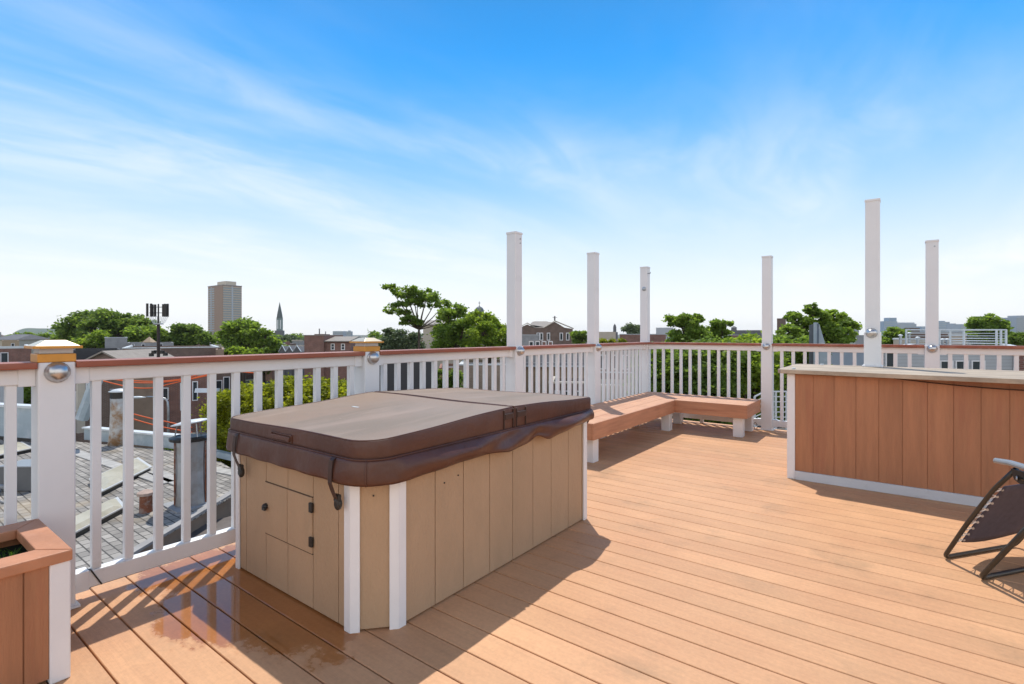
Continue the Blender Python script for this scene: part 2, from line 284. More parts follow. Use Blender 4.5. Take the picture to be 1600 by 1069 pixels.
# ------------------------------------------------------------------ mesh helpers
class MB:
    def __init__(s): s.v = []; s.f = []
    def add(s, vs, fs):
        b = len(s.v); s.v += [tuple(v) for v in vs]; s.f += [tuple(i + b for i in f) for f in fs]; return s
    def box(s, x0, x1, y0, y1, z0, z1):
        x0, x1 = min(x0, x1), max(x0, x1); y0, y1 = min(y0, y1), max(y0, y1)
        v = [(x0, y0, z0), (x1, y0, z0), (x1, y1, z0), (x0, y1, z0), (x0, y0, z1), (x1, y0, z1), (x1, y1, z1), (x0, y1, z1)]
        return s.add(v, [(0, 3, 2, 1), (4, 5, 6, 7), (0, 1, 5, 4), (1, 2, 6, 5), (2, 3, 7, 6), (3, 0, 4, 7)])
    def prism(s, pts, z0, z1):
        n = len(pts); v = [(x, y, z0) for x, y in pts] + [(x, y, z1) for x, y in pts]
        return s.add(v, [tuple(range(n - 1, -1, -1)), tuple(range(n, 2 * n))] + [(i, (i + 1) % n, n + (i + 1) % n, n + i) for i in range(n)])
    def extr(s, pts, d):      # pts: 3d polygon, extruded by vector d
        n = len(pts); d = Vector(d); v = [Vector(p) for p in pts]; v = v + [p + d for p in v]
        return s.add(v, [tuple(range(n - 1, -1, -1)), tuple(range(n, 2 * n))] + [(i, (i + 1) % n, n + (i + 1) % n, n + i) for i in range(n)])
    def tube(s, pts, r, n=8, caps=True, r1=None):
        pts = [Vector(p) for p in pts]; m = len(pts); b = len(s.v); rs = [r + ((r1 if r1 is not None else r) - r) * i / max(1, m - 1) for i in range(m)]
        up = None
        for i, p in enumerate(pts):
            d = (pts[min(i + 1, m - 1)] - pts[max(i - 1, 0)]).normalized()
            if up is None:
                up = Vector((0, 0, 1)) if abs(d.z) < .9 else Vector((1, 0, 0))
            a = d.cross(up).normalized(); c = a.cross(d).normalized(); up = c
            for k in range(n):
                t = 2 * math.pi * k / n; s.v.append(tuple(p + (a * math.cos(t) + c * math.sin(t)) * rs[i]))
        for i in range(m - 1):
            for k in range(n):
                k2 = (k + 1) % n; s.f.append((b + i * n + k, b + i * n + k2, b + (i + 1) * n + k2, b + (i + 1) * n + k))
        if caps: s.f.append(tuple(b + k for k in range(n - 1, -1, -1))); s.f.append(tuple(b + (m - 1) * n + k for k in range(n)))
        return s
    def lathe(s, prof, c=(0, 0, 0), n=20, axis='Z', squash=(1, 1)):
        b = len(s.v); m = len(prof)
        for r, h in prof:
            for k in range(n):
                t = 2 * math.pi * k / n; x, y = r * math.cos(t) * squash[0], r * math.sin(t) * squash[1]
                q = {'Z': (x, y, h), 'X': (h, x, y), 'Y': (x, h, y)}[axis]
                s.v.append((c[0] + q[0], c[1] + q[1], c[2] + q[2]))
        for i in range(m - 1):
            for k in range(n):
                k2 = (k + 1) % n; s.f.append((b + i * n + k, b + i * n + k2, b + (i + 1) * n + k2, b + (i + 1) * n + k))
        s.f.append(tuple(b + k for k in range(n - 1, -1, -1))); s.f.append(tuple(b + (m - 1) * n + k for k in range(n)))
        return s
    def build(s, name, m, parent=None, bevel=0, smooth=False, local=False, seg=2, recalc=True):
        import bmesh
        o_ = Vector(parent['_w']) if (parent is not None and not local) else (Vector((0, 0, 0)))
        me = bpy.data.meshes.new(name); me.from_pydata([tuple(Vector(v) - o_) for v in s.v], [], s.f)
        if recalc:
            bm = bmesh.new(); bm.from_mesh(me); bmesh.ops.recalc_face_normals(bm, faces=bm.faces); bm.to_mesh(me); bm.free()
        me.materials.append(m)
        if smooth: me.polygons.foreach_set('use_smooth', [True] * len(me.polygons))
        ob = bpy.data.objects.new(name, me); C.objects.link(ob)
        if parent is not None:
            ob.parent = parent; ob['_w'] = tuple(parent['_w'])
        else: ob['_w'] = (0, 0, 0)
        if bevel:
            md = ob.modifiers.new('bevel', 'BEVEL'); md.width = bevel; md.segments = seg; md.limit_method = 'ANGLE'; md.angle_limit = R(40); md.harden_normals = False
        return ob

def tag(o, label=None, cat=None, group=None, kind=None):
    if label: o['label'] = label
    if cat: o['category'] = cat
    if group: o['group'] = group
    if kind: o['kind'] = kind
    return o
def thing(name, label, cat, loc=(0, 0, 0), rz=0, group=None):
    o = bpy.data.objects.new(name, None); C.objects.link(o); o.location = loc; o.rotation_euler = (0, 0, rz); o.empty_display_size = .1
    o['_w'] = tuple(loc); return tag(o, label, cat, group)
def single(mb, name, m, label, cat, base, group=None, **k):       # a thing that is one mesh, origin at its base
    base = Vector(base)
    q = MB(); q.v = [tuple(Vector(v) - base) for v in mb.v]; q.f = mb.f
    o = q.build(name, m, **k); o.location = base; o['_w'] = tuple(base); return tag(o, label, cat, group)
def struct(mb, name, m, **k): o = mb.build(name, m, **k); o['kind'] = 'structure'; return o
def copy_tree(o, parent=None):
    c = o.copy(); C.objects.link(c)
    if parent is not None: c.parent = parent
    for ch in list(o.children): copy_tree(ch, c)
    return c

# ------------------------------------------------------------------ deck and the ground
DY0, DP = 2.304, .1427
g = MB()
for k in range(-32, 35):
    y = DY0 + DP * k
    if y + DP > 7.16: break
    g.box(-3.06, 6.2, y + .0028, y + DP - .0028, -.026, 0)
deck = struct(g, 'deck', DECK, bevel=.0022, seg=1)
g = MB(); g.box(-3.03, 6.19, -2.3, 7.14, -.22, -.03); struct(g, 'deck_frame', mat('deck_joists', (.10, .05, .03), .9, .2))
g = MB(); g.box(-3500, 3500, -1200, 5200, -10.4, -10.0); struct(g, 'ground', EARTH)
g = MB(); g.box(-26, -20.5, -300, 900, -10, -9.95); g.box(-400, 400, 22, 28, -9.994, -9.944); struct(g, 'road', ASPH)

# ------------------------------------------------------------------ railing posts
RX = -2.95                                       # centre line of the left railing
RY = 7.06                                        # centre line of the back railing
LW, UW = .125, .107
def dome(root, c, face, n='dome_light'):
    r = .041; d = MB(); prof = [(r * 1.08, 0), (r * 1.08, .006), (r, .008), (r * .97, .018), (r * .86, .030), (r * .66, .040), (r * .38, .046), (.002, .048)]
    if face == 'X': d.lathe(prof, c, 24, 'X')
    else: d.lathe([(a, -h) for a, h in prof], c, 24, 'Y')
    return d.build(n, NICKEL, root, smooth=True)
def post(name, label, x, y, top=None, z0=0.0, ls_top=1.078, group=None, face='X', lampz=1.035, lamp=True, skirt=True, lampoff=0):
    t = thing(name, label, 'post', (x, y, z0), group=group); a = LW / 2; b = UW / 2
    MB().box(x - a, x + a, y - a, y + a, z0, ls_top).build('lower_sleeve', WHITE, t, bevel=.006)
    if skirt:
        k = MB(); s = a + .014; k.box(x - s, x + s, y - s, y + s, z0 + .001, z0 + .012); k.box(x - a - .006, x + a + .006, y - a - .006, y + a + .006, z0 + .012, z0 + .018); k.build('base_trim', WHITE, t, bevel=.004)
    if top:
        MB().box(x - b, x + b, y - b, y + b, ls_top - .01, top - .02).build('upper_sleeve', WHITE, t, bevel=.006)
        k = MB(); k.box(x - b - .004, x + b + .004, y - b - .004, y + b + .004, top - .022, top); k.build('post_cap', WHITE, t, bevel=.004)
    if lamp:
        c = (x + a, y + lampoff, lampz) if face == 'X' else (x + lampoff, y - a, lampz)
        dome(t, c, face)
    return t
def lantern(root, x, y, z):
    a = .064; MB().box(x - a, x + a, y - a, y + a, z, z + .036).build('copper_collar', COPPER, root, bevel=.003)
    k = MB(); w = .056; k.box(x - w, x + w, y - w, y + w, z + .036, z + .066); k.build('lantern_glass', FROST, root, bevel=.004)
    k = MB(); k.tube([(x, y, z + .036), (x, y, z + .062)], .012, 8)
    e = .079; tt = .036; zz = z + .062
    k = MB(); k.add([(x - e, y - e, zz), (x + e, y - e, zz), (x + e, y + e, zz), (x - e, y + e, zz), (x - e, y - e, zz + .006), (x + e, y - e, zz + .006), (x + e, y + e, zz + .006), (x - e, y + e, zz + .006),
                     (x - tt, y - tt, zz + .032), (x + tt, y - tt, zz + .032), (x + tt, y + tt, zz + .032), (x - tt, y + tt, zz + .032)],
                    [(3, 2, 1, 0), (0, 1, 5, 4), (1, 2, 6, 5), (2, 3, 7, 6), (3, 0, 4, 7), (4, 5, 9, 8), (5, 6, 10, 9), (6, 7, 11, 10), (7, 4, 8, 11), (8, 9, 10, 11)])
    k.build('lantern_roof', COPPERROOF, root, bevel=.002)
    k = MB(); k.box(x - e - .003, x + e + .003, y - e - .003, y - e, zz - .003, zz + .008); k.box(x - e - .003, x + e + .003, y + e, y + e + .003, zz - .003, zz + .008)
    k.box(x - e - .003, x - e, y - e, y + e, zz - .003, zz + .008); k.box(x + e, x + e + .003, y - e, y + e, zz - .003, zz + .008); k.build('roof_edge', COPPER, root)

PY = dict(Z=-1.07, A=.583, B=2.231, C=3.93, D=5.50)
t = post('railing_post', 'short white railing post with a copper lantern cap, beside the planter box', RX, PY['A'], group='short lantern posts'); lantern(t, RX, PY['A'], 1.078)
t = post('railing_post', 'short white railing post with a copper lantern cap, behind the hot tub corner', RX, PY['B'], group='short lantern posts'); lantern(t, RX, PY['B'], 1.078)
t = post('tall_post', 'tall white square post standing behind the hot tub, with a dome light at rail height', RX, PY['C'], 2.165, group='tall white posts')
k = MB(); k.lathe([(.006, 0), (.006, .003)], (RX + UW / 2, PY['C'] + .02, 2.10), 10, 'X'); k.build('screw', BLACK, t); k = MB(); k.lathe([(.005, 0), (.005, .003)], (RX + UW / 2, PY['C'] + .02, 2.06), 10, 'X'); k.build('screw', BLACK, t)
post('tall_post', 'tall white square post at the near end of the corner bench', RX, PY['D'], 2.168, group='tall white posts')
t = post('tall_post', 'tall white corner post behind the bench elbow, with a ring bracket near its top', RX, RY, 2.16, lamp=False, group='tall white posts')
k = MB(); k.lathe([(.03, 0), (.03, -.008), (.012, -.014)], (RX + .01, RY - UW / 2, 1.84), 14, 'Y'); k.build('ring_bracket', GALV, t)
k = MB(); k.tube([(RX + UW / 2, RY - .03, 2.06), (RX + UW / 2 + .035, RY - .03, 2.055), (RX + UW / 2 + .04, RY - .03, 2.075)], .005, 6); k.build('hook', BLACK, t)
post('tall_post', 'tall white square post between the bench end and the bar, with a dome light', -1.345, RY, 2.168, face='Y', lampz=1.041, group='tall white posts')
t = post('tall_post', 'tall white post in the back railing, right of the post on the counter', .25, RY, 2.19, face='Y', lampz=1.041, group='tall white posts')
k = MB(); k.lathe([(.008, 0), (.008, -.004)], (.27, RY - UW / 2, 2.12), 10, 'Y'); k.build('screw', GALV, t)
post('tall_post', 'white post in the back railing beyond the right edge', 1.86, RY, 2.17, face='Y', group='tall white posts')

# ------------------------------------------------------------------ railing bays
def bay(label, axis, a0, a1, first=.085, step=.1245, group='white baluster railing bays'):
    """axis 'Y': along the left railing from y=a0 to a1; axis 'X': along the back railing"""
    m_ = (a0 + a1) / 2
    loc = (RX, m_, .05) if axis == 'Y' else (m_, RY, .05)
    t = thing('railing_section', label, 'railing', loc, group=group)
    def bx(k, p0, p1, q, z0, z1, off=0):      # p along, q half-width across
        if axis == 'Y': k.box(RX - q + off, RX + q + off, p0, p1, z0, z1)
        else: k.box(p0, p1, RY - q - off, RY + q - off, z0, z1)
        return k
    bx(MB(), a0 + .001, a1 - .001, .072, 1.052, 1.080).build('handrail_cap', CAPR, t, bevel=.004)
    bx(MB(), a0, a1, .026, .985, 1.051).build('top_rail', WHITE, t, bevel=.006)
    bx(MB(), a0, a1, .026, .052, .128).build('bottom_rail', WHITE, t, bevel=.006)
    for e0, e1 in ((a0, a0 + .055), (a1 - .055, a1)):
        k = MB(); bx(k, e0, e1, .032, .978, 1.0515); k.build('rail_bracket', WHITE, t, bevel=.003)
        k = MB(); bx(k, e0, e1, .032, .046, .134); k.build('rail_bracket', WHITE, t, bevel=.003)
    p = a0 + first
    while p < a1 - .06:
        bx(MB(), p - .0175, p + .0175, .0175, .1275, .986).build('baluster', WHITE, t, bevel=.003); p += step
    mid = (a0 + a1) / 2; k = MB(); bx(k, mid - .02, mid + .02, .02, 0, .053); k.build('support_foot', WHITE, t)
    return t
h = LW / 2
bay('white baluster railing bay with red handrail behind the planter box, leftmost in view', 'Y', PY['Z'] + h, PY['A'] - h)
bay('white baluster railing bay between the two lantern posts, with the shingle roof seen through it', 'Y', PY['A'] + h, PY['B'] - h)
bay('white baluster railing bay behind the hot tub, ending at the first tall post', 'Y', PY['B'] + h, PY['C'] - h)
bay('white baluster railing bay past the far end of the hot tub, between two tall posts', 'Y', PY['C'] + h, PY['D'] - h)
bay('white baluster railing bay directly behind the left arm of the bench', 'Y', PY['D'] + h, RY - h)
bay('white baluster railing bay behind the right arm of the bench, against green foliage', 'X', RX + h, -1.345 - h)
bay('white baluster railing bay behind the left half of the bar counter', 'X', -1.345 + h, .25 - h, first=.1)
bay('white baluster railing bay at the far right, right of the rearmost tall post', 'X', .25 + h, 1.86 - h)

# ------------------------------------------------------------------ hot tub
TX0, TX1, TY0, TY1, TZ = -2.715, -1.64, 1.26, 2.945, .70
t = thing('hot_tub', 'tan panelled hot tub cabinet with white corner trims on the deck', 'hot tub', ((TX0 + TX1) / 2, (TY0 + TY1) / 2, 0))
pts = [(TX0, TY0), (-1.765, TY0), (TX1, 1.395), (TX1, TY1), (TX0, TY1)]
def wall_panels(p, q, cuts, name, m, root, th=.02, z0=.008, z1=TZ, gap=.0045, inset=.006):
    """vertical boards between p and q (plan points), cuts are fractions along the run; a recessed backing shows in the grooves"""
    p, q = Vector((*p, 0)), Vector((*q, 0)); d = (q - p); nrm = Vector((d.y, -d.x, 0)).normalized(); k = MB()
    cs = [0] + cuts + [1]; L_ = d.length; u = d.normalized()
    for a, b in zip(cs[:-1], cs[1:]):
        s = a * L_ + (gap / 2 if a > 0 else 0); e = b * L_ - (gap / 2 if b < 1 else 0)
        A, B = p + u * s, p + u * e
        k.prism([(A.x, A.y), (B.x, B.y), ((B - nrm * th).x, (B - nrm * th).y), ((A - nrm * th).x, (A - nrm * th).y)], z0, z1)
    A, B = p - nrm * inset + u * .001, q - nrm * inset - u * .001
    k.prism([(A.x, A.y), (B.x, B.y), ((B - nrm * (th - inset)).x, (B - nrm * (th - inset)).y), ((A - nrm * (th - inset)).x, (A - nrm * (th - inset)).y)], z0 + .001, z1 - .001)
    return k.build(name, m, root)
run = -1.765 - TX0
wall_panels((TX0, TY0), (-1.765, TY0), [(x - TX0) / run for x in (-2.633, -2.437, -2.241, -2.036, -1.851)], 'front_panel', TAN, t)
wall_panels((-1.765, TY0), (TX1, 1.395), [], 'chamfer_panel', TAN, t)
run = TY1 - 1.395
wall_panels((TX1, 1.395), (TX1, TY1), [(y - 1.395) / run for y in (1.604, 1.787, 1.98, 2.17, 2.357, 2.544, 2.737, 2.903)], 'side_panel', TAN, t)
wall_panels((TX1, TY1), (TX0, TY1), [.2, .4, .6, .8], 'back_panel', TAN, t)
wall_panels((TX0, TY1), (TX0, TY0), [.2, .4, .6, .8], 'rail_side_panel', TAN, t)
MB().prism([(TX0 + .03, TY0 + .03), (-1.79, TY0 + .03), (TX1 - .03, 1.41), (TX1 - .03, TY1 - .03), (TX0 + .03, TY1 - .03)], .003, .06).build('base', BLACK, t)
MB().prism([(TX0 + .03, TY0 + .03), (-1.79, TY0 + .03), (TX1 - .03, 1.41), (TX1 - .03, TY1 - .03), (TX0 + .03, TY1 - .03)], .62, .699).build('shell_rim', STEELW, t)
def corner_trim(x, y, d1, d2, w=.036):     # an L moulding following the two face directions d1, d2 away from the corner
    k = MB(); d1 = Vector((*d1, 0)).normalized(); d2 = Vector((*d2, 0)).normalized(); P = Vector((x, y, 0)); o = -(d1 + d2).normalized() * .011
    for d in (d1, d2):
        n_ = Vector((d.y, -d.x, 0));
        if n_.dot(o) < 0: n_ = -n_
        th = .011
        a, b = P + n_ * th, P + n_ * th + d * w
        base = P + o * (th / max(.3, (n_.dot(o.normalized()))) / .011)
        k.prism([(base.x, base.y), (b.x, b.y), ((b - n_ * th * .9).x, (b - n_ * th * .9).y), (P.x, P.y)], .0, TZ - .01)
    return k.build('corner_trim', WHITE2, t, bevel=.002)
ch = (TX1 + 1.765, 1.395 - TY0)
corner_trim(TX0, TY0, (1, 0), (0, 1), .022)
corner_trim(-1.765, TY0, (-1, 0), ch, .034)
corner_trim(TX1, 1.395, (-ch[0], -ch[1]), (0, 1), .034)
corner_trim(TX1, TY1, (0, -1), (-1, 0), .03)
# access hatch: a slightly proud board with thin dark reveal, two hinges and a turn latch
hy = TY0 - .003
hz = thing
k = MB(); X0, X1, Z0, Z1 = -2.437, -2.04, .245, .488
e = .003
k.box(X0 - e, X1 + e, hy, hy + .006, Z1, Z1 + .0045); k.box(X0 - e, X1 + e, hy, hy + .006, Z0 - .0045, Z0)
k.build('hatch_reveal', mat('shadow_gap', (.10, .06, .035), .9), t)
hatch = MB().box(X0, -2.2435, TY0 - .0045, TY0 + .002, Z0, Z1).box(-2.2385, X1, TY0 - .0045, TY0 + .002, Z0, Z1).build('access_hatch', TAN, t, bevel=.001)
for zc in (.447, .298):
    MB().box(X1 - .012, X1 + .012, TY0 - .014, TY0 - .003, zc - .021, zc + .021).build('hinge', BLACK, hatch, bevel=.002)
k = MB(); k.lathe([(.014, 0), (.014, -.01), (.009, -.02)], (-2.425, TY0 - .0045, .376), 14, 'Y'); k.box(-2.428, -2.40, TY0 - .028, TY0 - .015, .362, .376); k.build('latch', BLACK, hatch, bevel=.002)
for x_, y_, z_ in ((TX1 + .001, 1.75, .545), (TX1 + .001, 1.66, .53)): MB().lathe([(.004, 0), (.003, .003)], (x_, y_, z_), 8, 'X').build('screw', BLACK, t)
k = MB()
c_ = Vector((-1.765 + ch[0] * .48, TY0 + ch[1] * .48)); k.lathe([(.004, .0), (.003, .003)], (c_.x + .001, c_.y - .004, .545), 8, 'X'); k.build('screw', BLACK, t)

# ------------------------------------------------------------------ tub cover (a thing resting on the tub)
cv = thing('tub_cover', 'brown vinyl folding spa cover with faded tan top, lying on the hot tub', 'spa cover', (-2.175, 2.1, .70))
CX0, CX1, CY0, CY1, RID = -2.755, -1.60, 1.215, 2.965, 2.13
def outline(y0, y1, r0, r1, n=7, ex=0.0):
    """half-cover outline: r0 corner radius at the y0 side, r1 at the y1 side; counter-clockwise"""
    P = []
    def arc(cx, cy, r, a0, a1):
        if r <= 0: P.append((cx, cy)); return
        for i in range(n + 1):
            a = a0 + (a1 - a0) * i / n; P.append((cx + r * math.cos(a), cy + r * math.sin(a)))
    x0, x1 = CX0 - ex, CX1 + ex; pi = math.pi
    arc(x1 - r0[1], y0 + r0[1], r0[1], -pi / 2, 0); arc(x1 - r1[1], y1 - r1[1], r1[1], 0, pi / 2)
    arc(x0 + r1[0], y1 - r1[0], r1[0], pi / 2, pi); arc(x0 + r0[0], y0 + r0[0], r0[0], pi, 3 * pi / 2)
    return P
def zt(x, y):      # tapered top: ridge across the middle, sagging a little
    f = max(0, 1 - abs(y - RID) / .9); wv = .002 * math.sin(7 * x + 3 * y) + .0015 * math.sin(11 * y - 4 * x)
    return .773 + .048 * f ** 1.0 + wv + .010 * (x - CX0) * (1 - f)
def half(y0, y1, r0, r1, nm):
    P = outline(y0, y1, r0, r1)
    # densify straight runs
    D = []
    for i, p in enumerate(P):
        q = P[(i + 1) % len(P)]; L_ = math.dist(p, q); m_ = max(1, int(L_ / .05))
        for j in range(m_): D.append((p[0] + (q[0] - p[0]) * j / m_, p[1] + (q[1] - p[1]) * j / m_))
    n = len(D); cx = sum(p[0] for p in D) / n; cy = sum(p[1] for p in D) / n
    side = MB(); rings = []
    for inset, z in ((.001, .702), (0, .706), (0, None), (.0025, 'm'), (.009, 't')):
        ring = []
        for x, y in D:
            l = math.hypot(x - cx, y - cy); ux, uy = (x - cx) / l, (y - cy) / l
            X, Y = x - ux * inset, y - uy * inset; zz = zt(x, y)
            ring.append((X, Y, {None: zz - .009, 'm': zz - .002, 't': zz}.get(z, z)))
        rings.append(ring)
    v = [p for r_ in rings for p in r_]
    side.add(v, [(i * n + j, i * n + (j + 1) % n, (i + 1) * n + (j + 1) % n, (i + 1) * n + j) for i in range(4) for j in range(n)] + [tuple(range(n - 1, -1, -1))])
    s_ = side.build('cover_side', VINYL, cv, smooth=True); s_.data.set_sharp_from_angle(angle=R(22))
    top = MB(); M = 9; vs = []
    for k_ in range(M):
        f = 1 - k_ / M
        for x, y in D:
            l = math.hypot(x - cx, y - cy); ux, uy = (x - cx) / l, (y - cy) / l
            X, Y = x - ux * .013, y - uy * .013; X, Y = cx + (X - cx) * f, cy + (Y - cy) * f
            vs.append((X, Y, zt(X, Y) + .0015))
    vs.append((cx, cy, zt(cx, cy) + .0015))
    fs = [(i * n + j, i * n + (j + 1) % n, (i + 1) * n + (j + 1) % n, (i + 1) * n + j) for i in range(M - 1) for j in range(n)]
    fs += [((M - 1) * n + j, (M - 1) * n + (j + 1) % n, M * n) for j in range(n)]
    top.add(vs, fs); tp = top.build(nm, COVER, cv, smooth=True)
    # piped seam round the top edge
    pts_ = [(x - (x - cx) / math.hypot(x - cx, y - cy) * .008, y - (y - cy) / math.hypot(x - cx, y - cy) * .008, zt(x, y) + .0005) for x, y in D]
    MB().tube(pts_ + [pts_[0]], .0035, 6).build('piping', VINYL, tp, smooth=True)
half(CY0, RID - .006, (.06, .13), (.004, .004), 'near_top'); half(RID + .006, CY1, (.004, .004), (.03, .02), 'far_top')
MB().box(CX0 + .01, CX1 - .004, RID - .012, RID + .012, .71, .805).build('hinge_fold', VINYL, cv)
# skirt: continuous hanging flap round the cover with folds and a lifted billow on the right side
def skirt_pts():
    P = []; 
    def seg(x0, y0, x1, y1):
        n = max(2, int(math.hypot(x1 - x0, y1 - y0) / .02))
        for i in range(n): P.append((x0 + (x1 - x0) * i / n, y0 + (y1 - y0) * i / n))
    def arc(cx, cy, r, a0, a1, n=9):
        for i in range(n): a = a0 + (a1 - a0) * i / n; P.append((cx + r * math.cos(a), cy + r * math.sin(a)))
    pi = math.pi; r = .13
    seg(CX0 + .06, CY0, CX1 - r, CY0); arc(CX1 - r, CY0 + r, r, -pi / 2, 0); seg(CX1, CY0 + r, CX1, CY1 - .02); arc(CX1 - .02, CY1 - .02, .02, 0, pi / 2, 4)
    seg(CX1 - .02, CY1, CX0 + .03, CY1); arc(CX0 + .03, CY1 - .03, .03, pi / 2, pi, 4); seg(CX0, CY1 - .03, CX0, CY0 + .06); arc(CX0 + .06, CY0 + .06, .06, pi, 1.5 * pi, 5)
    return P
P = skirt_pts(); n = len(P); cx, cy = -2.175, 2.1; rings = []; M = 10
def skirt_len(x, y):
    L_ = .098
    if x > CX1 - .03 and y > CY0 + .1: L_ = .094 + .006 * math.sin(6 * y) - .03 * math.exp(-((y - 2.33) / .05) ** 2) - .03 * max(0, (y - 2.45)) / .5 + .012 * math.exp(-((y - 2.08) / .09) ** 2)
    return L_
def bulge(x, y, f):
    b = .006 + .012 * f + .003 * math.sin(math.pi * f) * (1 + math.sin(9 * (x + y)))
    if x > CX1 - .03 and y > CY0 + .15:
        b += .030 * math.sin(math.pi * f) * (.5 + .5 * math.cos((y - 1.65) / .5 * math.pi)) * (1 if y < 2.15 else 0)
        b += .055 * math.sin(math.pi * f ** .8) * math.exp(-((y - 2.66) / .2) ** 2)
        b += .02 * math.sin(14 * y + 5 * f) * f * math.exp(-((y - 2.2) / .3) ** 2)
    b += .004 * math.sin(31 * (x - y)) * f
    return b
for i in range(M + 1):
    f = i / M; ring = []
    for j, (x, y) in enumerate(P):
        a = P[(j - 1) % n]; b = P[(j + 1) % n]; dx, dy = b[0] - a[0], b[1] - a[1]; l = math.hypot(dx, dy); nx, ny = dy / l, -dx / l
        o = bulge(x, y, f) if f > 0 else .002
        if f == 1: o *= .8
        ring.append((x + nx * o, y + ny * o, .712 - skirt_len(x, y) * f))
    rings.append(ring)
k = MB(); k.add([p for r_ in rings for p in r_], [(i * n + j, i * n + (j + 1) % n, (i + 1) * n + (j + 1) % n, (i + 1) * n + j) for i in range(M) for j in range(n)])
sk = k.build('skirt', VINYL, cv, smooth=True, recalc=False)
md = sk.modifiers.new('s', 'SOLIDIFY'); md.thickness = .003; md.offset = -1
pts_ = [(p[0] + (.003 if p[0] > cx else -.003), p[1] + (.003 if p[1] > cy else -.003), .713) for p in rings[0]]
MB().tube(pts_ + [pts_[0]], .0035, 6).build('seam_piping', VINYL, cv, smooth=True)
# vertical seam at the near corner
seam = [(r_[0] + .003, r_[1] - .003, r_[2]) for r_ in [rings[i][min(range(n), key=lambda q: abs(P[q][0] + 1.64) + abs(P[q][1] - 1.252))] for i in range(M + 1)]]
MB().tube(seam, .0035, 6).build('seam_piping', VINYL, cv, smooth=True)
for x_, zb in ((-2.605, .505), (-1.80, .51)):
    k = MB(); path = [(x_, CY0 - .002, .712), (x_, CY0 - .022, .70), (x_, CY0 - .027, .66), (x_, CY0 - .028, .61), (x_ + .001, CY0 - .016, .575), (x_ + .003, CY0 - .004, .545), (x_ + .004, CY0 + .004, .53)]
    for a, b in zip(path[:-1], path[1:]):
        k.add([(a[0] - .0125, a[1], a[2]), (a[0] + .0125, a[1], a[2]), (b[0] + .0125, b[1], b[2]), (b[0] - .0125, b[1], b[2]), (a[0] - .0125, a[1] - .003, a[2]), (a[0] + .0125, a[1] - .003, a[2]), (b[0] + .0125, b[1] - .003, b[2]), (b[0] - .0125, b[1] - .003, b[2])],
              [(0, 1, 2, 3), (7, 6, 5, 4), (0, 3, 7, 4), (1, 5, 6, 2), (0, 4, 5, 1), (3, 2, 6, 7)])
    s_ = k.build('strap', STRAP, cv)
    k = MB(); k.lathe([(.016, 0), (.019, -.006), (.019, -.016), (.012, -.021)], (x_ + .005, CY0 + .014, zb + .012), 14, 'Y', squash=(1, 1.35)); k.box(x_ - .012, x_ + .020, CY0 - .006, CY0 + .010, zb + .022, zb + .05); k.build('buckle', BLACK, s_, bevel=.002)
k = MB(); hx0, hx1 = -2.30, -2.125
k.box(hx0, hx0 + .008, CY0 - .006, CY0 + .004, .722, .752); k.box(hx1 - .006, hx1, CY0 - .006, CY0 + .004, .722, .752); k.box(hx0, hx1, CY0 - .005, CY0 + .004, .750, .756); k.box(hx0, hx1, CY0 - .005, CY0 + .004, .719, .724)
k.box(hx0 + .012, hx1 - .01, CY0 - .012, CY0 + .002, .727, .746); k.build('handle', VINYL, cv, bevel=.003)
for a, b in ((2.045, 2.115), (2.15, 2.225)):
    k = MB(); k.box(CX1 - .004, CX1 + .010, a, b, .765, .795); k.box(CX1 - .004, CX1 + .007, a - .006, a, .718, .815); k.box(CX1 - .004, CX1 + .007, b, b + .006, .718, .815); k.build('handle', STRAP, cv, bevel=.003)
MB().box(-2.38, -2.33, 1.70, 1.715, zt(-2.35, 1.7) + .0015, zt(-2.35, 1.7) + .0035).build('label_patch', STEELW, cv)

# ------------------------------------------------------------------ corner bench
t = thing('corner_bench', 'low L-shaped terracotta bench on white box legs in the railing corner', 'bench', (-2.3, 6.6, 0))
SZ = .38; bx0, bx1, fy, xe, ye = -2.87, -2.255, 6.30, -1.43, 4.19
k = MB(); nb = 4; w_ = (bx1 - bx0) / nb
for i in range(nb): k.box(bx0 + i * w_ + .002, bx0 + (i + 1) * w_ - .002, ye, 6.985 if i < 99 else 0, SZ - .03, SZ)
k.build('seat', BENCHM, t, bevel=.002)
k = MB(); w_ = (6.985 - fy) / nb
for i in range(nb): k.box(bx1 + .002, xe, fy + i * w_ + .002, fy + (i + 1) * w_ - .002, SZ - .03, SZ)
k.build('seat', BENCHM, t, bevel=.002)
k = MB(); k.box(bx1, bx1 + .022, ye - .02, fy - .022, SZ - .15, SZ + .001); k.build('apron', FASCIA, t, bevel=.002)
k = MB(); k.box(bx1 + .0, xe + .022, fy - .022, fy, SZ - .15, SZ + .0015); k.build('apron', FASCIA, t, bevel=.002)
k = MB(); k.box(xe, xe + .022, fy + .001, 6.985, SZ - .15, SZ + .001); k.build('apron', FASCIA, t, bevel=.002)
k = MB(); k.box(bx0, bx1 - .001, ye - .022, ye, SZ - .15, SZ + .001); k.build('apron', FASCIA, t, bevel=.002)
lw = .105
for x, y in ((-1.575, 6.34), (-1.575, 6.80), (-2.385, 6.21), (-2.84, 6.25), (-2.45, 6.8), (-2.385, 4.255), (-2.84, 4.255), (-2.84, 5.3)):
    k = MB(); k.box(x, x + lw, y, y + lw, 0, SZ - .032); k.build('leg', WHITE, t, bevel=.005)

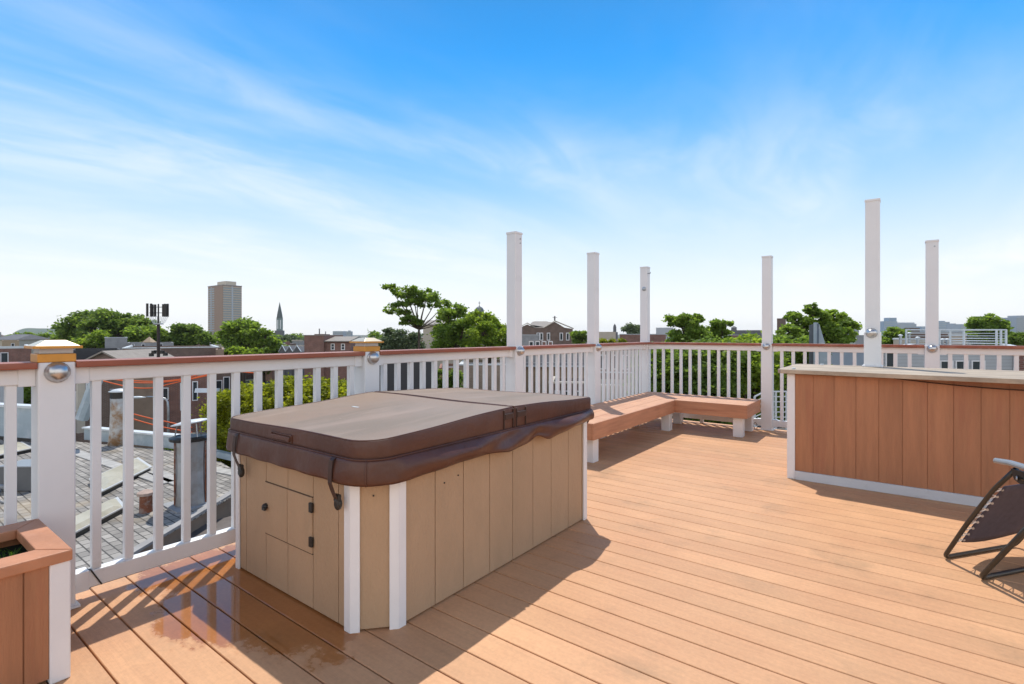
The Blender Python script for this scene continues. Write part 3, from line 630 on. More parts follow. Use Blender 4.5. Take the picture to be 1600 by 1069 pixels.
# ------------------------------------------------------------------ bar
t = thing('bar_counter', 'red-brown panelled deck bar with white trim and weathered plank counter', 'bar', (.7, 5.2, 0))
BX0, BX1, BY = -.765, 2.2, 4.80
wall_panels((BX0 + .06, BY), (BX1, BY), [(x - BX0 - .06) / (BX1 - BX0 - .06) for x in [-.576 + .1442 * i for i in range(19)] if x < BX1 - .02], 'front_panel', REDW, t, z0=.072, z1=.865, gap=.004, inset=.005)
MB().box(BX0, BX0 + .058, BY - .004, BY + .05, .0, .866).build('corner_board', WHITE2, t, bevel=.003)
MB().box(BX0 + .0585, BX1, BY - .014, BY + .02, .0, .071).build('base_board', WORN, t, bevel=.004)
MB().box(BX0 + .001, BX0 + .02, BY + .051, 5.62, .0, .866).build('end_panel', REDW, t)
MB().box(BX0 + .02, BX1, 5.60, 5.62, .0, .866).build('back_panel', REDW, t)
k = MB(); FY, BK, LX = 4.745, 5.72, -.83
fr = [(LX + .05, BK), (LX, BK - .05), (LX, FY + .035), (LX + .012, FY + .01), (LX + .045, FY)]
ys = FY; nb = 5; wd = (BK - FY) / nb
for i in range(nb):
    y0, y1 = FY + i * wd, FY + (i + 1) * wd - (.004 if i < nb - 1 else 0)
    if i == 0:
        P_ = [(LX + .03, y0), (LX, y0 + .03), (LX, y1), (BX1 + .1, y1)]
        P_ += [(BX1 + .1 - (BX1 + .1 - LX - .03) * j / 12, y0 - .10 * (math.sin(min(1, (1 - j / 12) * 1.6) * math.pi / 2) ** 1.5) * 1.0) for j in range(0, 12)]
        k.prism(P_, .872, .905)
    else: k.prism([(LX + (.03 if i == nb - 1 else 0), y1), (LX, y1 - (.03 if i == nb - 1 else .0) - .0), (LX, y0), (BX1 + .1, y0), (BX1 + .1, y1)][::-1] if i == nb - 1 else [(LX, y0), (BX1 + .1, y0), (BX1 + .1, y1), (LX, y1)], .872, .905)
k.build('counter_top', COUNTER, t, bevel=.003)
k = MB(); pts_ = [(-.05 + 1.5 * u, BY - .012, .868 - .045 * math.sin(math.pi * u) ** .9) for u in [i / 24 for i in range(25)]]; k.tube(pts_, .0045, 6); k.build('drooping_dark_line', STRAP, t)  # thin dark tube sagging below the counter edge across the front panel
post('tall_post', 'tallest white square post, rising from the back of the bar counter', -.212, 5.62, 2.395, z0=.905, ls_top=1.215, face='Y', lampz=1.205, group='tall white posts', lampoff=-.005)
for x_, y_, lb in ((-.72, 4.83, 'small shiny cap lying on the front left corner of the bar counter'), (-.60, 5.6, 'small shiny cap lying at the back left edge of the bar counter')):
    k = MB(); k.lathe([(.012, .9055), (.016, .912), (.012, .918)], (x_, y_, 0), 10); single(k, 'bottle_cap', STEELW, lb, 'cap', (x_, y_, .905))

# ------------------------------------------------------------------ planter box
t = thing('planter_box', 'redwood planter box with white corner board beside the left railing', 'planter', (-2.58, 0, 0))
px0, px1, py0, py1, pz = -2.81, -2.308, -.8, .508, .448
wall_panels((px1 - .016, py0 + .02), (px1 - .016, py1 - .061), [(.37 - py0 - .02 - .14 * i) / (py1 - .095 - py0) for i in range(7, -1, -1) if .36 - .14 * i > py0 + .05], 'side_panel', REDW, t, z0=.02, z1=pz - .038, inset=.006)
wall_panels((px1 - .02, py1 - .01), (px0 + .02, py1 - .01), [.33, .66], 'end_panel', REDW, t, z0=.02, z1=pz - .038)
MB().box(px1 - .05, px1 - .008, py1 - .060, py1 - .004, 0, pz - .038).build('corner_board', WHITE2, t, bevel=.004)
MB().box(px0 + .02, px0 + .04, py0 + .02, py1 - .03, 0.02, pz - .04).build('side_panel', REDW, t)
fw = .10; fe = .082
for nm, q in (('rim_board', (px1 - fw, px1, py0, py1 - fw * 0)), ('rim_board', (px0, px0 + fw * .8, py0, py1))):
    k = MB()
    if q[0] > -2.6: k.prism([(px1, py0), (px1, py1), (px1 - fw, py1 - fe), (px1 - fw, py0)], pz - .038, pz)
    else: k.prism([(px0, py0), (px0 + fw, py0), (px0 + fw, py1 - fe), (px0, py1)], pz - .038, pz)
    k.build(nm, RIM, t, bevel=.004)
MB().prism([(px1 - .002, py1), (px0 + .002, py1), (px0 + fw, py1 - fe + .0015), (px1 - fw, py1 - fe + .0015)], pz - .038, pz + .0008).build('rim_board', RIM, t, bevel=.004)
k = MB(); nx, ny = 14, 34
vs = []; 
for j in range(ny + 1):
    for i in range(nx + 1):
        x = px0 + .05 + (px1 - px0 - .09) * i / nx; y = py0 + .05 + (py1 - py0 - .1) * j / ny
        vs.append((x, y, pz - .075 + random.uniform(-.012, .012)))
k.add(vs, [(j * (nx + 1) + i, j * (nx + 1) + i + 1, (j + 1) * (nx + 1) + i + 1, (j + 1) * (nx + 1) + i) for j in range(ny) for i in range(nx)])
k.build('soil', SOIL, t, smooth=True)
k = MB(); rg_ = random.Random(9)
for i in range(2600):
    x, y = rg_.uniform(px0 + .1, px1 - .1), rg_.uniform(py0 + .1, py1 - .09); a = rg_.uniform(0, 6.28); l = rg_.uniform(.012, .035); c_, s_ = math.cos(a), math.sin(a); z = pz - .078
    k.add([(x - s_ * .004, y + c_ * .004, z), (x + s_ * .004, y - c_ * .004, z), (x + c_ * l, y + s_ * l, z + l * rg_.uniform(.4, 1.3))], [(0, 1, 2)])
o = k.build('green_seedlings', leaf_mat('seedlings', (.03, .07, .012), (.1, .2, .03)), t, recalc=False); o['kind'] = 'stuff'

# ------------------------------------------------------------------ reclining chair at the right edge
O = Vector((.176, 3.572, 0)); dv = Vector((.59, .808, 0)); sv = Vector((.592, -.807, 0)); up = Vector((0, 0, 1)); TR = .0108
t = thing('lounge_chair', 'black mesh reclining garden chair with steel tube frame, cut by the right edge', 'chair', O)
def cp(d, s, z): return O + dv * d + sv * s + up * (z + TR)
def bend(pts, r=.05, n=5):
    out = [pts[0]]
    for a, b, c in zip(pts[:-2], pts[1:-1], pts[2:]):
        u = (a - b).normalized(); v = (c - b).normalized(); A, B = b + u * r, b + v * r
        for i in range(n + 1):
            f = i / n; out.append((A * (1 - f) ** 2 + b * 2 * f * (1 - f) + B * f * f))
    return out + [pts[-1]]
W = .56
k = MB(); k.tube(bend([cp(0, .40, .575), cp(0, .29, .45), cp(0, .14, .228), cp(0, 0, 0), cp(W, 0, 0), cp(W, .29, .44), cp(W, .40, .575)], .04), TR, 10); k.build('front_leg_frame', STEELD, t, smooth=True)
k = MB(); k.tube(bend([cp(-.02, .228 + .44, .62), cp(-.02, .228, 0), cp(W + .02, .228, 0), cp(W + .02, .228 + .44, .62)], .045), TR * 1.1, 10); k.build('rear_leg_frame', STEELD, t, smooth=True)
def sl(z): return .29 * z / .44
k = MB(); ins = .055; nn = 10; vs = []
for j in range(nn + 1):
    z = .10 + .36 * j / nn
    for i in range(9):
        f = i / 8; sag = .045 * math.sin(math.pi * f) + .01 * math.sin(math.pi * j / nn)
        vs.append(cp(ins + (W - 2 * ins) * f, sl(z) - sag * .8, z - sag * .3 - .02 * math.sin(math.pi * f) * (1 - j / nn)))
k.add(vs, [(j * 9 + i, j * 9 + i + 1, (j + 1) * 9 + i + 1, (j + 1) * 9 + i) for j in range(nn) for i in range(8)])
fb = k.build('fabric_sling', MESHF, t, smooth=True, recalc=False); md = fb.modifiers.new('s', 'SOLIDIFY'); md.thickness = .004
k = MB()
for side in (0, 1):
    x0, x1 = (0.0, ins + .006) if side == 0 else (W, W - ins - .006)
    for i in range(9):
        z = .115 + .325 * i / 8; z2 = z + .02
        k.tube([cp(x0, sl(z) + .008, z), cp(x1, sl(z) - .006, z), cp(x0, sl(z2) + .008, z2)], .0028, 5)
        k.lathe([(.007, -.003), (.007, .003)], cp(x1, sl(z) - .004, z), 8, 'Y')
k.build('elastic_lacing', LACE, t)
for d_ in (-.01, W + .01):
    k = MB(); A = [(-.0, .30, .588), (0, .38, .596), (0, .60, .588), (0, .80, .578)]
    P_ = [cp(d_, a[1], a[2]) for a in A]
    hw = .026
    vs = []; fs = []
    prof = [(-1, 0), (-.8, .55), (0, .8), (.8, .55), (1, 0), (.7, -.5), (-.7, -.5)]
    for i, p in enumerate(P_):
        sc_ = .55 if i in (0, 3) else 1
        for a, b in prof: vs.append(p + dv * hw * a * sc_ + up * .018 * b)
    m_ = len(prof)
    for i in range(3):
        for j in range(m_): fs.append((i * m_ + j, i * m_ + (j + 1) % m_, (i + 1) * m_ + (j + 1) % m_, (i + 1) * m_ + j))
    fs += [tuple(range(m_))[::-1], tuple(3 * m_ + j for j in range(m_))]
    k.add(vs, fs); ar = k.build('armrest', GREYP, t, smooth=True, bevel=.003)
    k = MB(); k.extr([cp(d_ - .008, .385, .574), cp(d_ - .008, .40, .53), cp(d_ - .008, .43, .515), cp(d_ - .008, .47, .53), cp(d_ - .008, .54, .574)], dv * .018); k.build('pivot_bracket', BLACK, ar)
    k = MB(); k.lathe([(.010, -.014), (.008, -.018)], cp(d_, .43, .54), 10, 'X'); k.build('rivet', GALV, ar)
    k = MB(); k.tube([cp(d_, .44, .54), cp(d_, .75, .60), cp(d_, 1.0, .95)], TR, 8); k.build('back_tube', STEELD, t, smooth=True)
k = MB(); vs = []
for j in range(7):
    f = j / 6; P0 = cp(0, .72, .59).lerp(cp(0, 1.0, .95), f)
    for i in range(7): vs.append(P0 + dv * (.05 + (W - .1) * i / 6) - sv * .03 * math.sin(math.pi * i / 6))
k.add(vs, [(j * 7 + i, j * 7 + i + 1, (j + 1) * 7 + i + 1, (j + 1) * 7 + i) for j in range(6) for i in range(6)]); fb = k.build('back_sling', MESHF, t, smooth=True, recalc=False); md = fb.modifiers.new('s', 'SOLIDIFY'); md.thickness = .004
# a stray cable at the base of the post by the bench
k = MB(); k.tube([(-1.47, 6.98, .01), (-1.49, 6.95, .06), (-1.46, 6.93, .10), (-1.43, 6.95, .06), (-1.45, 6.97, .012), (-1.38, 6.94, .008)], .004, 6)
single(k, 'cable', BLACK, 'short black cable coiled on the deck at the foot of the post beside the bench', 'cable', (-1.45, 6.96, 0))
k = MB(); k.tube([(-2.95, .70, .132), (-2.921, .705, .134), (-2.917, .722, .10), (-2.918, .745, .055)], .003, 6)
single(k, 'cable', BLACK, 'thin dark wire looped over the bottom rail next to the near lantern post', 'cable', (-2.92, .75, 0))


# ================================================================== THE CITY BEYOND
GZ = -10.0
def loc_at(px, Z): p = at(px, YH, Z); return (p.x, p.y, GZ)
def zl(py, Z): return EYE - (py - YH) / FPX * Z - GZ          # local height above ground for a photo row at depth Z
def add_window(root, x0, x1, z0, z1, y=0.0, frame=WHITE2, fr=.07, glass=GLASSD, bars=0, name='window'):
    k = MB(); k.box(x0 - fr, x1 + fr, y - .06, y + .03, z0 - fr, z0); k.box(x0 - fr, x1 + fr, y - .06, y + .03, z1, z1 + fr)
    k.box(x0 - fr, x0, y - .06, y + .03, z0, z1); k.box(x1, x1 + fr, y - .06, y + .03, z0, z1)
    if bars: k.box(x0, x1, y - .05, y + .02, (z0 + z1) / 2 - .03, (z0 + z1) / 2 + .03)
    w = k.build(name, frame, root, local=True)
    MB().box(x0, x1, y - .02, y + .025, z0, z1).build('pane', glass, w, local=True)
    return w
def flat(name, label, px0, px1, Z, ytop, depth, wall, roof=GRAVEL, group=None, wins=(), cope=None, rz=None, frame=WHITE2, bars=0, zbot=0, cat='building', copeh=.25):
    pm = (px0 + px1) / 2; ca = 1.0
    if rz is None: rz = TH - math.atan((pm - 800) / FPX); ca = math.cos(rz - TH)
    t = thing(name, label, cat, loc_at(pm, Z), rz, group); w = (px1 - px0) / FPX * Z / 2 * ca; h = zl(ytop, Z)
    MB().box(-w, w, 0, depth, zbot, h - .3).build('wall', wall, t, local=True)
    MB().box(-w + .25, w - .25, .25, depth - .25, h - .299, h - .24).build('roof', roof, t, local=True)
    k = MB(); k.box(-w, w, 0, .22, h - .3, h); k.box(-w, w, depth - .22, depth, h - .3, h); k.box(-w, -w + .22, .22, depth - .22, h - .3, h); k.box(w - .22, w, .22, depth - .22, h - .3, h)
    k.build('parapet', wall if cope is None else wall, t, local=True)
    if cope: MB().box(-w - .06, w + .06, -.06, .28, h, h + copeh).box(-w - .06, -w + .28, .281, depth, h, h + copeh).box(w - .28, w + .06, .281, depth, h, h + copeh).build('coping', cope, t, local=True)
    for a, b, y0, y1 in wins:
        add_window(t, (a - pm) / FPX * Z * ca, (b - pm) / FPX * Z * ca, zl(y1, Z), zl(y0, Z), frame=frame, bars=bars)
    return t

def tree(name, label, base, blobs, n, leaf, m, trunk_r=.2, group=None, seed=1, clump=.3, nsub=16, flatten=.75, open_=.0, trunks=1, barkm=BARK, limbs=True):
    """base: foot point; blobs: [(dx, dy, z above base, radius)]; leaves gather in small clumps over each blob"""
    rg = np.random.default_rng(seed); t = thing(name, label, 'tree', base, 0, group)
    rs = np.array([b[3] for b in blobs]); wgt = rs ** 2 / (rs ** 2).sum(); cents = []; crad = []; cw = []; own = []
    for i, (bx, by, bz, r) in enumerate(blobs):
        ns = max(4, int(nsub * (1 if len(blobs) < 3 else .8)))
        d = rg.normal(size=(ns, 3)); d /= np.linalg.norm(d, axis=1)[:, None]; rad = r * rg.uniform(.55, 1.0, ns) ** .6
        c = np.array([bx, by, bz]) + d * rad[:, None] * np.array([1, 1, flatten]); q = r * clump * 1.25 * rg.uniform(.55, 1.5, ns)
        cents.append(c); crad.append(q); cw.append(q ** 2 * wgt[i] / (q ** 2).sum()); own += [i] * ns
    cents = np.vstack(cents); crad = np.hstack(crad); cw = np.hstack(cw); cw /= cw.sum()
    idx = rg.choice(len(cents), n, p=cw); d = rg.normal(size=(n, 3)); d /= np.linalg.norm(d, axis=1)[:, None]
    far = np.where(rg.uniform(0, 1, n) < .3, rg.uniform(1.0, 1.9, n), 1.0)
    p = cents[idx] + d * (crad[idx] * far * rg.uniform(0, 1, n) ** .5)[:, None] * np.array([1.15, 1.15, .72])
    a = rg.normal(size=(n, 3)); a[:, 2] *= .55; a /= np.linalg.norm(a, axis=1)[:, None]
    b = np.cross(a, rg.normal(size=(n, 3))); b /= np.linalg.norm(b, axis=1)[:, None]
    sz = leaf * rg.uniform(.6, 1.35, n)[:, None]; a *= sz; b *= sz * .55
    V = np.stack([p - a, p + b, p + a, p - b], 1).reshape(-1, 3)
    me = bpy.data.meshes.new('crown'); me.vertices.add(4 * n); me.vertices.foreach_set('co', V.astype('f').ravel())
    me.loops.add(4 * n); me.loops.foreach_set('vertex_index', np.arange(4 * n, dtype='i')); me.polygons.add(n)
    me.polygons.foreach_set('loop_start', np.arange(0, 4 * n, 4, dtype='i')); me.polygons.foreach_set('loop_total', np.full(n, 4, dtype='i')); me.update(); me.validate()
    me.materials.append(m); o = bpy.data.objects.new('crown', me); C.objects.link(o); o.parent = t; o['_w'] = (0, 0, 0)
    k = MB(); zmin = min(b_[2] - b_[3] * .6 for b_ in blobs); rr = random.Random(seed); top = Vector((rr.uniform(-.1, .1), rr.uniform(-.1, .1), max(.5, zmin)))
    k.tube([(0, 0, 0), (top.x * .3, top.y * .5, top.z * .5), top], trunk_r, 8, r1=trunk_r * .7)
    if limbs:
        for i, (bx, by, bz, r) in enumerate(blobs):
            e = Vector((bx, by, bz)); mid = top.lerp(e, .5) + Vector((rr.uniform(-.1, .1) * r, rr.uniform(-.1, .1) * r, -.15 * r)); k.tube([top - Vector((0, 0, .1)), mid, e], trunk_r * .5, 6, r1=trunk_r * .2)
        step = max(1, len(cents) // 60)
        for j in range(0, len(cents), step):
            e0 = Vector(blobs[own[j]][:3]); e = Vector(cents[j]); k.tube([e0, e0.lerp(e, .5) + Vector((0, 0, -.05)), e], trunk_r * .16, 4, r1=trunk_r * .05)
    k.build('trunk', barkm, t, local=True, smooth=True)
    return t
def ptree(name, label, Z, base_px, pblobs, n, leaf, m, **kw):
    """blobs in photo units: (px, py, radius px, depth offset m)"""
    b = loc_at(base_px, Z); B = []
    for px, py, pr, dz in pblobs:
        q = at(px, py, Z + dz); B.append((q.x - b[0], q.y - b[1], q.z - b[2], pr / FPX * Z))
    return tree(name, label, b, B, n, leaf, m, **kw)

# ---- neighbour's shingled roof on the left (the house next door), with what stands on it
RZ = -2.2
t = thing('neighbour_house', 'neighbouring row house with weathered grey shingle roof left of the deck', 'house', (-15, 3, GZ))
def Gz(px, py, z): 
    Z = FPX * (EYE - z) / (py - YH); return at(px, py, Z)
poly = [Gz(222, 858, RZ), Gz(362, 776, RZ), Gz(395, 752, RZ), Gz(345, 722, RZ), Gz(262, 703, RZ), Gz(118, 690, RZ)]
A0 = poly[-1]; far_l = A0 + (A0 - poly[4]).normalized() * 12; near_l = poly[0] + (poly[0] - poly[1]).normalized() * 6
ring = poly + [far_l, Vector((far_l.x - 1, -8, RZ)), Vector((near_l.x, -8, RZ)), near_l]
MB().prism([(p.x, p.y) for p in ring][::-1], RZ - .02, RZ).build('roof', SHING, t)
cx_ = sum(p.x for p in ring) / len(ring); cy_ = sum(p.y for p in ring) / len(ring)
MB().prism([(cx_ + (p.x - cx_) * .975, cy_ + (p.y - cy_) * .975) for p in ring][::-1], GZ, RZ - .021).build('wall', TANST, t)
def strip(p, q, w, h, nm, m, root, z=RZ, dz=.0):
    p, q = Vector((p.x, p.y, 0)), Vector((q.x, q.y, 0)); u = (q - p).normalized(); s = Vector((-u.y, u.x, 0)) * w / 2
    return MB().prism([tuple((p - s).xy), tuple((q - s).xy), tuple((q + s).xy), tuple((p + s).xy)], z + dz, z + dz + h).build(nm, m, root)
strip(poly[0] - (poly[1] - poly[0]) * .6, poly[2], .14, .045, 'rake_board', mat('grey_edge_board', (.3, .29, .28), .8, .2, 4), t, dz=.001)
# low white parapet along the far roof edge
strip(poly[5] + Vector((-.15, .3, 0)), poly[4] + Vector((.1, .25, 0)), .12, .36, 'parapet', BLUEW, t, dz=.002)
strip(poly[5] + Vector((-.15, .3, 0)), poly[4] + Vector((.1, .25, 0)), .26, .05, 'coping', STEELW, t, dz=.363)
strip(poly[4] + Vector((.1, .35, 0)), poly[3] + Vector((.2, .3, 0)), .16, .16, 'parapet', BLUEW, t, dz=.003)
strip(poly[3] + Vector((.0, .3, 0)), poly[2] + Vector((.6, .6, 0)), .16, .1, 'parapet', GREYST, t, dz=.004)
# hip ridge cap lines (raised courses of ridge shingles)
RIDGE = mat('ridge_shingles', (.38, .37, .35), .9, .25, 5)
for a, b in (((112, 706), (262, 756)), ((200, 720), (300, 765)), ((300, 728), (372, 742))):
    strip(Gz(*a, RZ), Gz(*b, RZ), .3, .03, 'ridge_cap', RIDGE, t, dz=.002)
# lower dark roof between the neighbour and the deck
t = thing('low_roof', 'dark flat tar roof in the gap between the deck and the shingle roof', 'roof', (-7, 4, GZ))
MB().box(-10.9, -3.2, -9, 14, GZ, -2.6).build('wall', BRK2, t)
MB().box(-10.95, -3.15, -9, 14, -2.599, -2.53).build('roof', mat('dark_slate_tabs', (.14, .12, .11), .85, .3, 3), t)
t = thing('row_house', 'brick house under the roof deck itself', 'house', (1.5, 2, GZ)); MB().box(-3.0, 6.15, -2.3, 7.1, GZ, -.45).build('wall', BRK1, t); MB().box(-3.02, 6.17, -2.32, 7.12, -.449, -.36).build('roof', TAR, t)

def skylight(label, a, b, c):       # a, b: near long edge, c: far corner at b's end
    A, B, Cc = Gz(*a, RZ), Gz(*b, RZ), Gz(*c, RZ); off = Cc - B; D = A + off
    t = thing('skylight', label, 'skylight', tuple((A + B + Cc + D) / 4), group='curb skylights on the shingle roof')
    P_ = [A, B, Cc, D]; ctr = sum(P_, Vector()) / 4
    MB().prism([tuple((ctr + (p - ctr) * .93).xy) for p in P_], RZ + .001, RZ + .09).build('curb', BLACK, t)
    MB().prism([tuple(p.xy) for p in P_], RZ + .09, RZ + .115).build('frame', ALU, t)
    lo = [ctr + (p - ctr) * .9 + Vector((0, 0, .116)) for p in P_]; hi = [ctr + (p - ctr) * .62 + Vector((0, 0, .18)) for p in P_]
    MB().add([tuple(v) for v in lo + hi], [(0, 1, 5, 4), (1, 2, 6, 5), (2, 3, 7, 6), (3, 0, 4, 7), (4, 5, 6, 7)]).build('dome', SKYL, t)
skylight('long yellowed skylight on the shingle roof, the upper one left of the vent pipe', (158, 777), (238, 736), (216, 721))
skylight('long yellowed skylight on the shingle roof, the lower one nearest the railing', (100, 852), (196, 800), (184, 785))
skylight('bright white skylight seen in the gap left of the near lantern post', (-12, 720), (52, 706), (34, 696))

# big galvanised chimney pipe with a tilted rain cap
b0 = Gz(299, 788, RZ); r = 23 / FPX * (b0 - Vector((0, 0, 0))).dot(Vector((-math.sin(TH), math.cos(TH), 0)))
Zb = (EYE - RZ) * FPX / (788 - YH); u = Zb / FPX
t = thing('chimney_pipe', 'wide dented galvanised chimney pipe with a tilted rain cap, on the shingle roof', 'chimney', tuple(b0))
hh = 108 * u
k = MB(); k.lathe([(r * 1.02, RZ + .0), (r * .98, RZ + .25), (r * .93, RZ + hh * .55), (r * .96, RZ + hh * .8), (r * 1.0, RZ + hh * .97)], (b0.x, b0.y, 0), 14); k.build('pipe', GALV, t)
k = MB(); k.lathe([(r * 1.28, RZ + hh * .94), (r * 1.3, RZ + hh * .98), (r * 1.02, RZ + hh * 1.0), (r * .9, RZ + hh * .985)], (b0.x, b0.y, 0), 20); k.build('collar', BLACK, t)
for a in (0, 2.1, 4.2): MB().tube([(b0.x + r * math.cos(a), b0.y + r * math.sin(a), RZ + hh * .95), (b0.x + r * .8 * math.cos(a), b0.y + r * .8 * math.sin(a), RZ + hh * 1.17 + .02 * math.cos(a))], .012, 5).build('strut', GALV, t)
k = MB(); k.lathe([(r * 1.2, -.012), (r * 1.22, 0), (r * .6, .035), (.01, .05)], (0, 0, 0), 22); q = Matrix.Rotation(R(9), 4, Vector((math.sin(TH), -math.cos(TH), 0)))
k.v = [tuple(q @ Vector(v) + Vector((b0.x, b0.y, RZ + hh * 1.19))) for v in k.v]; k.build('rain_cap', STEELW, t, smooth=True)
k = MB()
for a in (.6, 1.3, 4.0, 4.7, 5.5): k.box(b0.x + r * math.cos(a) - .012, b0.x + r * math.cos(a) + .012, b0.y + r * math.sin(a) - .012, b0.y + r * math.sin(a) + .012, RZ + .05, RZ + hh * .92)
k.build('seam_strip', RUST, t)
MB().box(b0.x - r * 1.35, b0.x + r * 1.35, b0.y - r * 1.35, b0.y + r * 1.35, RZ + .001, RZ + .03).build('flashing', GREYST, t)
# rusty stub beside it
b1 = Gz(228, 800, RZ); Z1 = (EYE - RZ) * FPX / (800 - YH); u1 = Z1 / FPX
t = thing('vent_stub', 'short rusty vent stub on the shingle roof beside the chimney pipe', 'vent pipe', tuple(b1))
MB().lathe([(9 * u1, RZ), (8.5 * u1, RZ + 28 * u1)], (b1.x, b1.y, 0), 12).build('pipe', RUST, t)
MB().lathe([(12 * u1, RZ + 27 * u1), (12 * u1, RZ + 31 * u1), (3 * u1, RZ + 35 * u1)], (b1.x, b1.y, 0), 12).build('cap', mat('rusty_cap', (.4, .3, .25), .8, .3), t)
# painted vent at the far edge with a saucer cap
b2 = Gz(188, 694, RZ); Z2 = (EYE - RZ) * FPX / (694 - YH); u2 = Z2 / FPX
t = thing('vent_pipe', 'fat white and rusty vent pipe with a saucer cap at the far roof edge', 'vent pipe', tuple(b2))
k = MB(); k.lathe([(16 * u2, RZ), (14 * u2, RZ + 20 * u2), (13 * u2, RZ + 50 * u2), (13 * u2, RZ + 72 * u2)], (b2.x, b2.y, 0), 16); k.build('pipe', RUSTW, t, smooth=True)
MB().lathe([(12.5 * u2, RZ + 72 * u2), (12.5 * u2, RZ + 82 * u2)], (b2.x, b2.y, 0), 16).build('neck', BLACK, t)
MB().lathe([(15 * u2, RZ + 82 * u2), (15 * u2, RZ + 83 * u2), (8 * u2, RZ + 86 * u2), (.01, RZ + 87 * u2)], (b2.x, b2.y, 0), 20).build('rain_cap', STEELW, t, smooth=True)
# slanted pale duct, grey box, conduit and pale wall in the left gap
p0, p1 = at(128, 655, 15.5), at(152, 590, 15.5); k = MB(); k.tube([p0, p1], .17, 8)
single(k, 'leaning_duct', BLUEW, 'pale blue duct leaning diagonally beside the near lantern post', 'duct', tuple(at(128, 655, 15.5)))
t = thing('vent_post', 'square pale post standing upright behind the leaning duct', 'post', tuple(Gz(126, 676, RZ))); q = Gz(126, 676, RZ); MB().box(q.x - .1, q.x + .1, q.y - .1, q.y + .1, RZ, .0).build('shaft', STONE, t)
q = Gz(34, 766, RZ); t = thing('roof_unit', 'grey metal equipment box with a conduit, seen left of the near lantern post', 'equipment box', tuple(q), TH)
MB().box(-.42, .33, -.1, .5, .003, .52).build('housing', mat('grey_housing', (.12, .125, .13), .6, .1), t, local=True, bevel=.02)
MB().box(-.44, .35, -.12, .52, .52, .545).build('lid', GREYP, t, local=True)
MB().tube([(-.2, -.2, .12), (-.2, -.35, .0), (.0, -.6, -.0), (.5, -.9, .02)], .022, 7).tube([(-.3, -.2, .13), (-.1, -.2, .13)], .06, 8).build('conduit', GREYP, t, local=True, smooth=True)
q = Gz(20, 688, RZ); t = thing('side_wall', 'pale blue-grey parapet wall rising behind the shingles at the far left', 'wall', tuple(q), TH + R(-16))
MB().box(-5, 1.15, 0, .2, 0, 1.05).build('wall', BLUEW, t, local=True); MB().box(-5.05, 1.2, -.06, .26, 1.05, 1.13).build('coping', STEELW, t, local=True); MB().box(-5, 1.15, -.03, -.001, 0, .1).build('flashing', BLACK, t, local=True)
flat('shed', 'pale grey rooftop shed seen in the leftmost railing gap', -10, 37, 26, 596, 3, LTGREY, GRAVEL, cat='shed')

# ---- orange ropes strung between the houses
def rope(label, pts, Z, r=.022, sag=0):
    P_ = [at(px, py, Z) for px, py in pts]; out = []
    for i in range(len(P_) - 1):
        p_, a, b, n_ = P_[max(i - 1, 0)], P_[i], P_[i + 1], P_[min(i + 2, len(P_) - 1)]
        for j in range(6):
            s = j / 6; out.append(.5 * ((2 * a) + (b - p_) * s + (2 * p_ - 5 * a + 4 * b - n_) * s * s + (3 * a - p_ - 3 * b + n_) * s ** 3))
    k = MB(); k.tube(out + [P_[-1]], r, 6); return single(k, 'rope', ORANGE, label, 'rope', tuple(P_[0]), 'orange ropes strung between the houses', smooth=True)
rope('orange rope, lowest strand of the upper bundle, sagging across the brown houses', [(150, 592), (180, 600), (210, 606), (240, 606), (262, 601), (300, 592), (330, 586)], 21)
rope('orange rope, middle strand of the upper bundle', [(150, 588), (185, 594), (215, 598), (245, 598), (275, 595), (300, 591), (330, 584)], 21.5)
rope('orange rope, top strand of the upper bundle', [(150, 585), (190, 593), (240, 596), (285, 592), (335, 580), (400, 583)], 22)
rope('orange rope, upper strand of the lower pair above the roof edge', [(196, 643), (212, 648), (240, 655), (265, 660), (300, 668)], 20)
rope('orange rope, lower strand of the lower pair above the roof edge', [(196, 650), (212, 656), (240, 664), (262, 669), (300, 676)], 19.6)

# ---- street lamp
Zs = 30; b = loc_at(263, Zs); t = thing('street_lamp', 'grey street lamp with a curved arm among the brown brick houses', 'street lamp', b, TH); u = Zs / FPX
MB().tube([(0, 0, 0), (0, 0, zl(640, Zs)), (-.05, 0, zl(628, Zs)), (-5 * u, 0, zl(623, Zs)), (-14 * u, 0, zl(620.5, Zs)), (-34 * u, 0, zl(620, Zs))], .07, 8, r1=.04).build('pole', GALV, t, local=True, smooth=True)
k = MB(); k.lathe([(.05, -.55), (.13, -.4), (.15, -.1), (.06, .3)], (-44 * u, 0, zl(621, Zs)), 10, 'X', squash=(1, .5)); k.build('lamp_head', STEELW, t, local=True, smooth=True)

# ---- houses behind the shingle roof (through the balusters)
flat('brick_house', 'dark brown row house wall behind the near lantern post', 110, 172, 33, 590, 8, BRK2, TAR, cat='house', wins=[(119, 128, 612, 640), (136, 145, 600, 640)])
flat('brick_house', 'tan and grey stucco house behind the white vent pipe', 156, 240, 36, 588, 8, TANST, TAR, cat='house', wins=[(160, 176, 608, 668)])
flat('brick_house', 'red brick house behind the street lamp, with white window trim', 238, 330, 39, 588, 8, BRK1, TAR, cat='house', wins=[(254, 262, 606, 622), (302, 308, 598, 626), (283, 289, 600, 640)])
flat('brick_house', 'dark house with a grey bay left of the yellow-green bush', 326, 372, 46, 577, 8, BRK2, TAR, cat='house', wins=[(338, 346, 595, 612), (350, 358, 590, 608)])
k_ = thing('awning', 'white curved awning on the red brick house', 'awning', tuple(at(323, 612, 38.4)), TH); MB().extr([(-.6, 0, 0), (-.6, 0, .25), (-.55, -.5, .3), (-.5, -.7, .0)], (1.6, 0, 0)).build('canopy', STEELW, k_, local=True)

